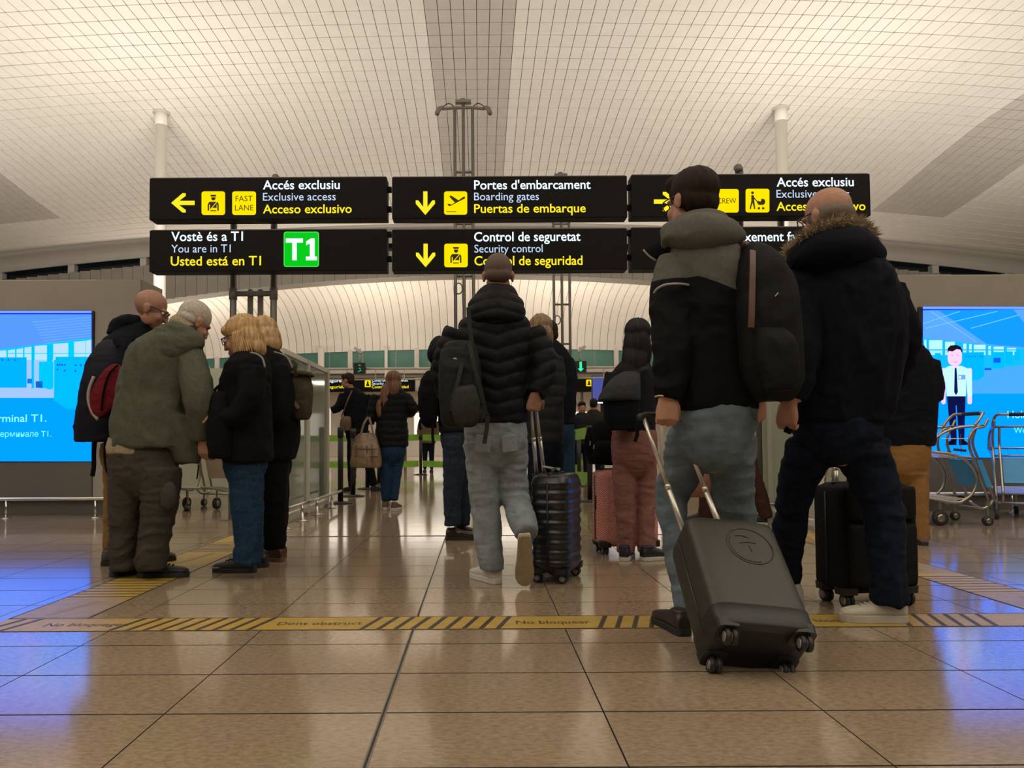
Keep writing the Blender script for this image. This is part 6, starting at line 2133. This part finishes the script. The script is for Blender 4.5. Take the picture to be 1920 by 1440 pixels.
def suitcase(label, B, w, u, dims, m, style, rod=None, lift=0.055, rod_len=0.42, rod_gap=0.115, rod_side=1, wheels=(0, 1, 2, 3), grip_w=None, seam=True, ws=1.0):
    """B: bottom centre of the shell; w: width axis, u: up axis; dims (width, height, thickness); n points to the front"""
    u = Vector(u).normalized()
    w = Vector(w)
    w = (w - u * w.dot(u)).normalized()
    n = w.cross(u).normalized()          # towards the front face
    B = Vector(B)
    Wd, H, T = dims
    Q = lambda a, b_, c: B + w * a + u * b_ + n * c
    t = thing('suitcase', label, 'suitcase', (B.x, B.y, 0))
    st = []
    N = 48 if style == 'rib' else 22
    for i in range(N + 1):
        f = i / N
        e = min(f, 1 - f) * H
        k = 1.0 - 0.5 * max(0.0, 1 - e / 0.035) ** 2.2 * 0.5
        if style == 'rib':
            k *= 1 + 0.03 * math.cos(f * 2 * math.pi * 10)
        st.append((Q(0, f * H, 0), Wd / 2 * k, T / 2 * k))
    b = MB().loft(st, 56, 1, 'h', {'soft': 9.0, 'rib': 4.5}.get(style, 7.0), (w, n))
    sh = b.obj('shell', m, t, smooth=True)
    sh.data.polygons.foreach_set('use_smooth', [True] * len(sh.data.polygons))
    # zip seam round the shell
    if seam:
        ring = [Q(Wd / 2 * 1.004 * sx, z, 0.0) for sx, z in ((-1, .03), (-1, H * .5), (-1, H - .04))]
        for sx in (-1, 1):
            MB().tube([Q(sx * (Wd / 2 + .001), .04, .0), Q(sx * (Wd / 2 + .001), H - .04, .0)], .006, 8).obj('zip_seam', M_WHEEL, t, smooth=True)
        MB().tube([Q(-Wd / 2 + .03, H + .001, 0), Q(Wd / 2 - .03, H + .001, 0)], .006, 8).obj('zip_seam', M_WHEEL, t, smooth=True)
    # corner guards and wheels
    k = -1
    for a in (-1, 1):
        for c in (-1, 1):
            k += 1
            wc = Q(a * (Wd / 2 - .045), -lift + .028 * ws, c * (T / 2 - .04))
            MB().loft([(Q(a * (Wd / 2 - .045), .03, c * (T / 2 - .045)), .045, .045), (Q(a * (Wd / 2 - .045), -.004, c * (T / 2 - .045)), .042, .042)], 16, 1, 'h', 4, (w, n)).obj('wheel_mount', M_WHEEL, t)
            MB().tube([Q(a * (Wd / 2 - .045), .0, c * (T / 2 - .045)), wc + u * .014], .014, 10).obj('fork', M_WHEEL, t, smooth=True)
            Mx = Matrix((w, n, u)).transposed() @ Matrix.Rotation(math.pi / 2, 3, 'Y')
            for s_ in (-1, 1):
                cc = wc + w * (.012 * s_)
                wo = MB().lathe(cc, [(.016 * ws, -.008), (.027 * ws, -.007), (.028 * ws, 0), (.027 * ws, .007), (.016 * ws, .008)], 18, Mx).obj('wheel', M_WHEEL, t, smooth=True)
                ho = MB().lathe(cc, [(.004, -.0095), (.017 * ws, -.009), (.017 * ws, .009), (.004, .0095)], 14, Mx).obj('hub', M_HUB, None, smooth=True)
                ho.parent = wo
                ho.matrix_parent_inverse = par_inv(wo)
    # telescopic handle
    if rod:
        top = [Vector(q) for q in rod]
        for s_, q in zip((-1, 1), top):
            p0 = Q(s_ * rod_gap / 2 * 1.0, H * .96, rod_side * (T / 2 - .02))
            mid = p0.lerp(q, .5)
            MB().tube([p0, mid], .0115, 10).obj('rod_lower', M_ROD, t, smooth=True)
            MB().tube([mid - (mid - p0).normalized() * .01, q], .0090, 10).obj('rod_upper', M_ROD, t, smooth=True)
            MB().tube([mid - (mid - p0).normalized() * .012, mid + (mid - p0).normalized() * .008], .0125, 10).obj('rod_collar', M_ROD, t, smooth=True)
            MB().box(p0 + u * .012, (.05, .035, .02)).obj('rod_socket', M_WHEEL, t, bevel=.004)
        dv = (top[1] - top[0])
        ln = dv.length
        dv.normalize()
        MB().tube([top[0] - dv * .022, top[0] + dv * .01 + u * .010, (top[0] + top[1]) / 2 + u * .012, top[1] - dv * .01 + u * .010, top[1] + dv * .022], [.013, .0165, .0165, .0165, .013], 12, 4).obj('grip', mat('grip_rubber', (0.022, 0.019, 0.016), 0.55, 0.1), t, smooth=True)
    # carry handle on top
    MB().tube([Q(-.075, H - .002, .0), Q(-.065, H + .022, .0), Q(.065, H + .022, .0), Q(.075, H - .002, .0)], .010, 8, 4).obj('carry_handle', M_WHEEL, t, smooth=True)
    t['_q'] = 0
    del t['_q']
    return t, Q


# olive hard case towed by the tall man: tipped back on two wheels
B = W(1419, 1216, 2.60)
T_ = W(1347, 1000, 3.00)
u = (T_ - B)
a_ = math.radians(17)
w = Vector((math.cos(a_), math.sin(a_), 0.06))
M_OLC = mat('olive_shell', (0.030, 0.027, 0.020), 0.5, 0.1, 30, 0.12)
h0, h1 = W(1207, 783, 3.05), W(1271, 786, 3.10)
t, Q = suitcase('olive hard-shell suitcase tipped back on its wheels in front of the tall man', B, w, u, (.345, .505, .235), M_OLC, 'hard', (h0, h1), rod_gap=.165, rod_side=-1, lift=.05)
ringp = [Q(.035 + .085 * math.cos(x), .355 + .085 * math.sin(x), .118) for x in np.linspace(0, 2 * math.pi, 33)]
MB().tube(ringp, .0022, 6).obj('embossed_ring', M_OLC, t, smooth=True)
MB().tube([Q(.035 + .075 * math.cos(x), .355 + .075 * math.sin(x), .118) for x in np.linspace(2.6, 5.0, 15)], .0018, 6).obj('embossed_ring', M_OLC, t, smooth=True)
for (a, b_, c, d_) in ((-.01, .40, .04, .395), (.0, .365, .06, .37), (.03, .355, .035, .33)):
    MB().tube([Q(a, b_, .1185), Q((a + c) / 2, (b_ + d_) / 2 + .006, .119), Q(c, d_, .1185)], .0018, 6, 3).obj('embossed_mark', M_OLC, t, smooth=True)
b = MB()
b.loft([(Q(0, .0, 0), .165, .11), (Q(0, .012, 0), .1745, .1195), (Q(0, .085, 0), .1755, .1205), (Q(0, .09, 0), .17, .116)], 48, 1, 'h', 7, ((Q(1, 0, 0) - Q(0, 0, 0)), (Q(0, 0, 1) - Q(0, 0, 0))))
b.obj('bottom_guard', M_WHEEL, t, smooth=True)
MB().box(Q(.05, .508, -.06), (.07, .03, .01)).obj('luggage_tag', mat('orange_tag', (0.45, 0.16, 0.03), 0.5, 0.1), t, bevel=.003)
MB().loft([(Q(-.01, .508, -.02), .05, .03), (Q(-.01, .522, -.02), .045, .025)], 16, 1, 'h', 4).obj('lock_plate', M_ROD, t)

# ribbed black case beside the puffer-jacket man
Bf = FL(1040, 1080)
M_RIB = mat('glossy_black_shell', (0.012, 0.013, 0.013), 0.28, 0.1)
a_ = math.radians(68)
w = Vector((math.cos(a_), math.sin(a_), 0))
d_ = 4.42
h0, h1 = W(994, 748, 4.22), W(1003, 748, 4.37)
t, Q = suitcase('black ribbed hard-shell suitcase beside the puffer-jacket man', (W(1043, 900, d_).x, d_, .055), w, (0, 0, 1), (.36, .545, .225), M_RIB, 'rib', (h0, h1), rod_gap=.15, rod_side=-1, lift=.055)
MB().box(Q(0, .575, -.03), (.10, .05, .012), Matrix.Rotation(.2, 3, 'Y')).obj('luggage_tag', S_SOLEW, t, bevel=.003)

# soft black case of the parka man
d_ = 3.72
w = Vector((1, .16, 0))
h0, h1 = W(1566, 845, 3.84), W(1617, 845, 3.86)
M_SOFT = cloth('black_ballistic', (0.011, 0.0105, 0.011), 0.2, 120)
t, Q = suitcase('black fabric suitcase standing behind the leg of the parka man', (W(1621, 1000, d_).x, d_, .066), w, (0, 0, 1), (.40, .51, .24), M_SOFT, 'soft', (h0, h1), rod_gap=.145, rod_side=-1, lift=.066, ws=1.2)
b = MB()
b.loft([(Q(0, .04, .125), .165, .014), (Q(0, .07, .128), .17, .018), (Q(0, .30, .128), .17, .018), (Q(0, .32, .125), .165, .012)], 32, 2, 'h', 8, ((Q(1, 0, 0) - Q(0, 0, 0)), (Q(0, 0, 1) - Q(0, 0, 0))))
b.obj('front_pocket', M_SOFT, t, smooth=True)
b = MB()
b.loft([(Q(0, .345, .125), .165, .012), (Q(0, .36, .127), .17, .016), (Q(0, .48, .127), .17, .016), (Q(0, .495, .125), .165, .010)], 32, 2, 'h', 8, ((Q(1, 0, 0) - Q(0, 0, 0)), (Q(0, 0, 1) - Q(0, 0, 0))))
b.obj('front_pocket', M_SOFT, t, smooth=True)

# pink case with a backpack on top
d_ = 5.45
M_PINK = bpy.data.materials.new('pink_shell')
M_PINK.use_nodes = True
nt = M_PINK.node_tree
bs = nt.nodes['Principled BSDF']
bs.inputs['Base Color'].default_value = (0.56, 0.215, 0.175, 1)
bs.inputs['Roughness'].default_value = 0.45
g_ = nt.nodes.new('ShaderNodeNewGeometry')
sp = nt.nodes.new('ShaderNodeSeparateXYZ')
nt.links.new(g_.outputs['Position'], sp.inputs[0])


def mnode(op, a, b_):
    n_ = nt.nodes.new('ShaderNodeMath')
    n_.operation = op
    for i, v in enumerate((a, b_)):
        if isinstance(v, (int, float)):
            n_.inputs[i].default_value = v
        else:
            nt.links.new(v, n_.inputs[i])
    return n_.outputs[0]


zz = mnode('PINGPONG', mnode('MULTIPLY', sp.outputs['X'], 1.0), 0.02)
wv = mnode('SINE', mnode('MULTIPLY', mnode('ADD', zz, sp.outputs['Z']), 420.0), 0)
bp = nt.nodes.new('ShaderNodeBump')
bp.inputs['Strength'].default_value = 0.5
bp.inputs['Distance'].default_value = 0.004
nt.links.new(wv, bp.inputs['Height'])
nt.links.new(bp.outputs['Normal'], bs.inputs['Normal'])
t, Q = suitcase('pink textured hard-shell suitcase beside the woman in mauve trousers', (W(1172, 1000, d_).x, d_, .055), (1, .1, 0), (0, 0, 1), (.425, .53, .25), M_PINK, 'hard', None)
for sx in (-1, 1):
    MB().box(Q(sx * .185, .02, .10), (.06, .05, .05)).obj('corner_guard', M_WHEEL, t, bevel=.01)
    MB().box(Q(sx * .2145, .30, .02), (.012, .03, .10)).obj('side_handle', M_WHEEL, t, bevel=.004)
zt = .055 + .53 + .042
t = thing('backpack', 'black backpack resting on top of the pink suitcase', 'backpack', (W(1140, 850, d_).x, d_, zt))
b = MB()
cx = W(1132, 850, d_).x
b.loft([((cx, d_, zt - .008), .10, .085), ((cx, d_, zt + .03), .118, .105), ((cx, d_, zt + .12), .12, .11), ((cx + .005, d_, zt + .22), .105, .10), ((cx + .01, d_, zt + .29), .075, .07), ((cx + .01, d_, zt + .31), .03, .03)], 26, 4, 'h', 3)
fuse('bag_body', b, K_BLACK, t, .009, 3, folds(.008, seed=91))
b = MB()
b.loft([((cx, d_ - .10, zt + .02), .08, .02), ((cx, d_ - .115, zt + .06), .09, .035), ((cx, d_ - .115, zt + .13), .085, .03), ((cx, d_ - .10, zt + .16), .06, .015)], 20, 3, 'h', 3)
fuse('front_pocket', b, K_BLACK, t, .008, 3)
for q, (x, y) in enumerate(((1113, 842), (1106, 835))):
    c = W(x, y, d_ - .13)
    MB().tube([c, c + Vector((.004, 0, .03))], .004, 6).obj('zip_pull', M_ROD, t)
strap('strap', [(cx - .10, d_ - .04, zt + .25), (cx - .13, d_ - .08, zt + .16), (cx - .12, d_ - .08, zt + .05)], K_BLACK, t, .03)
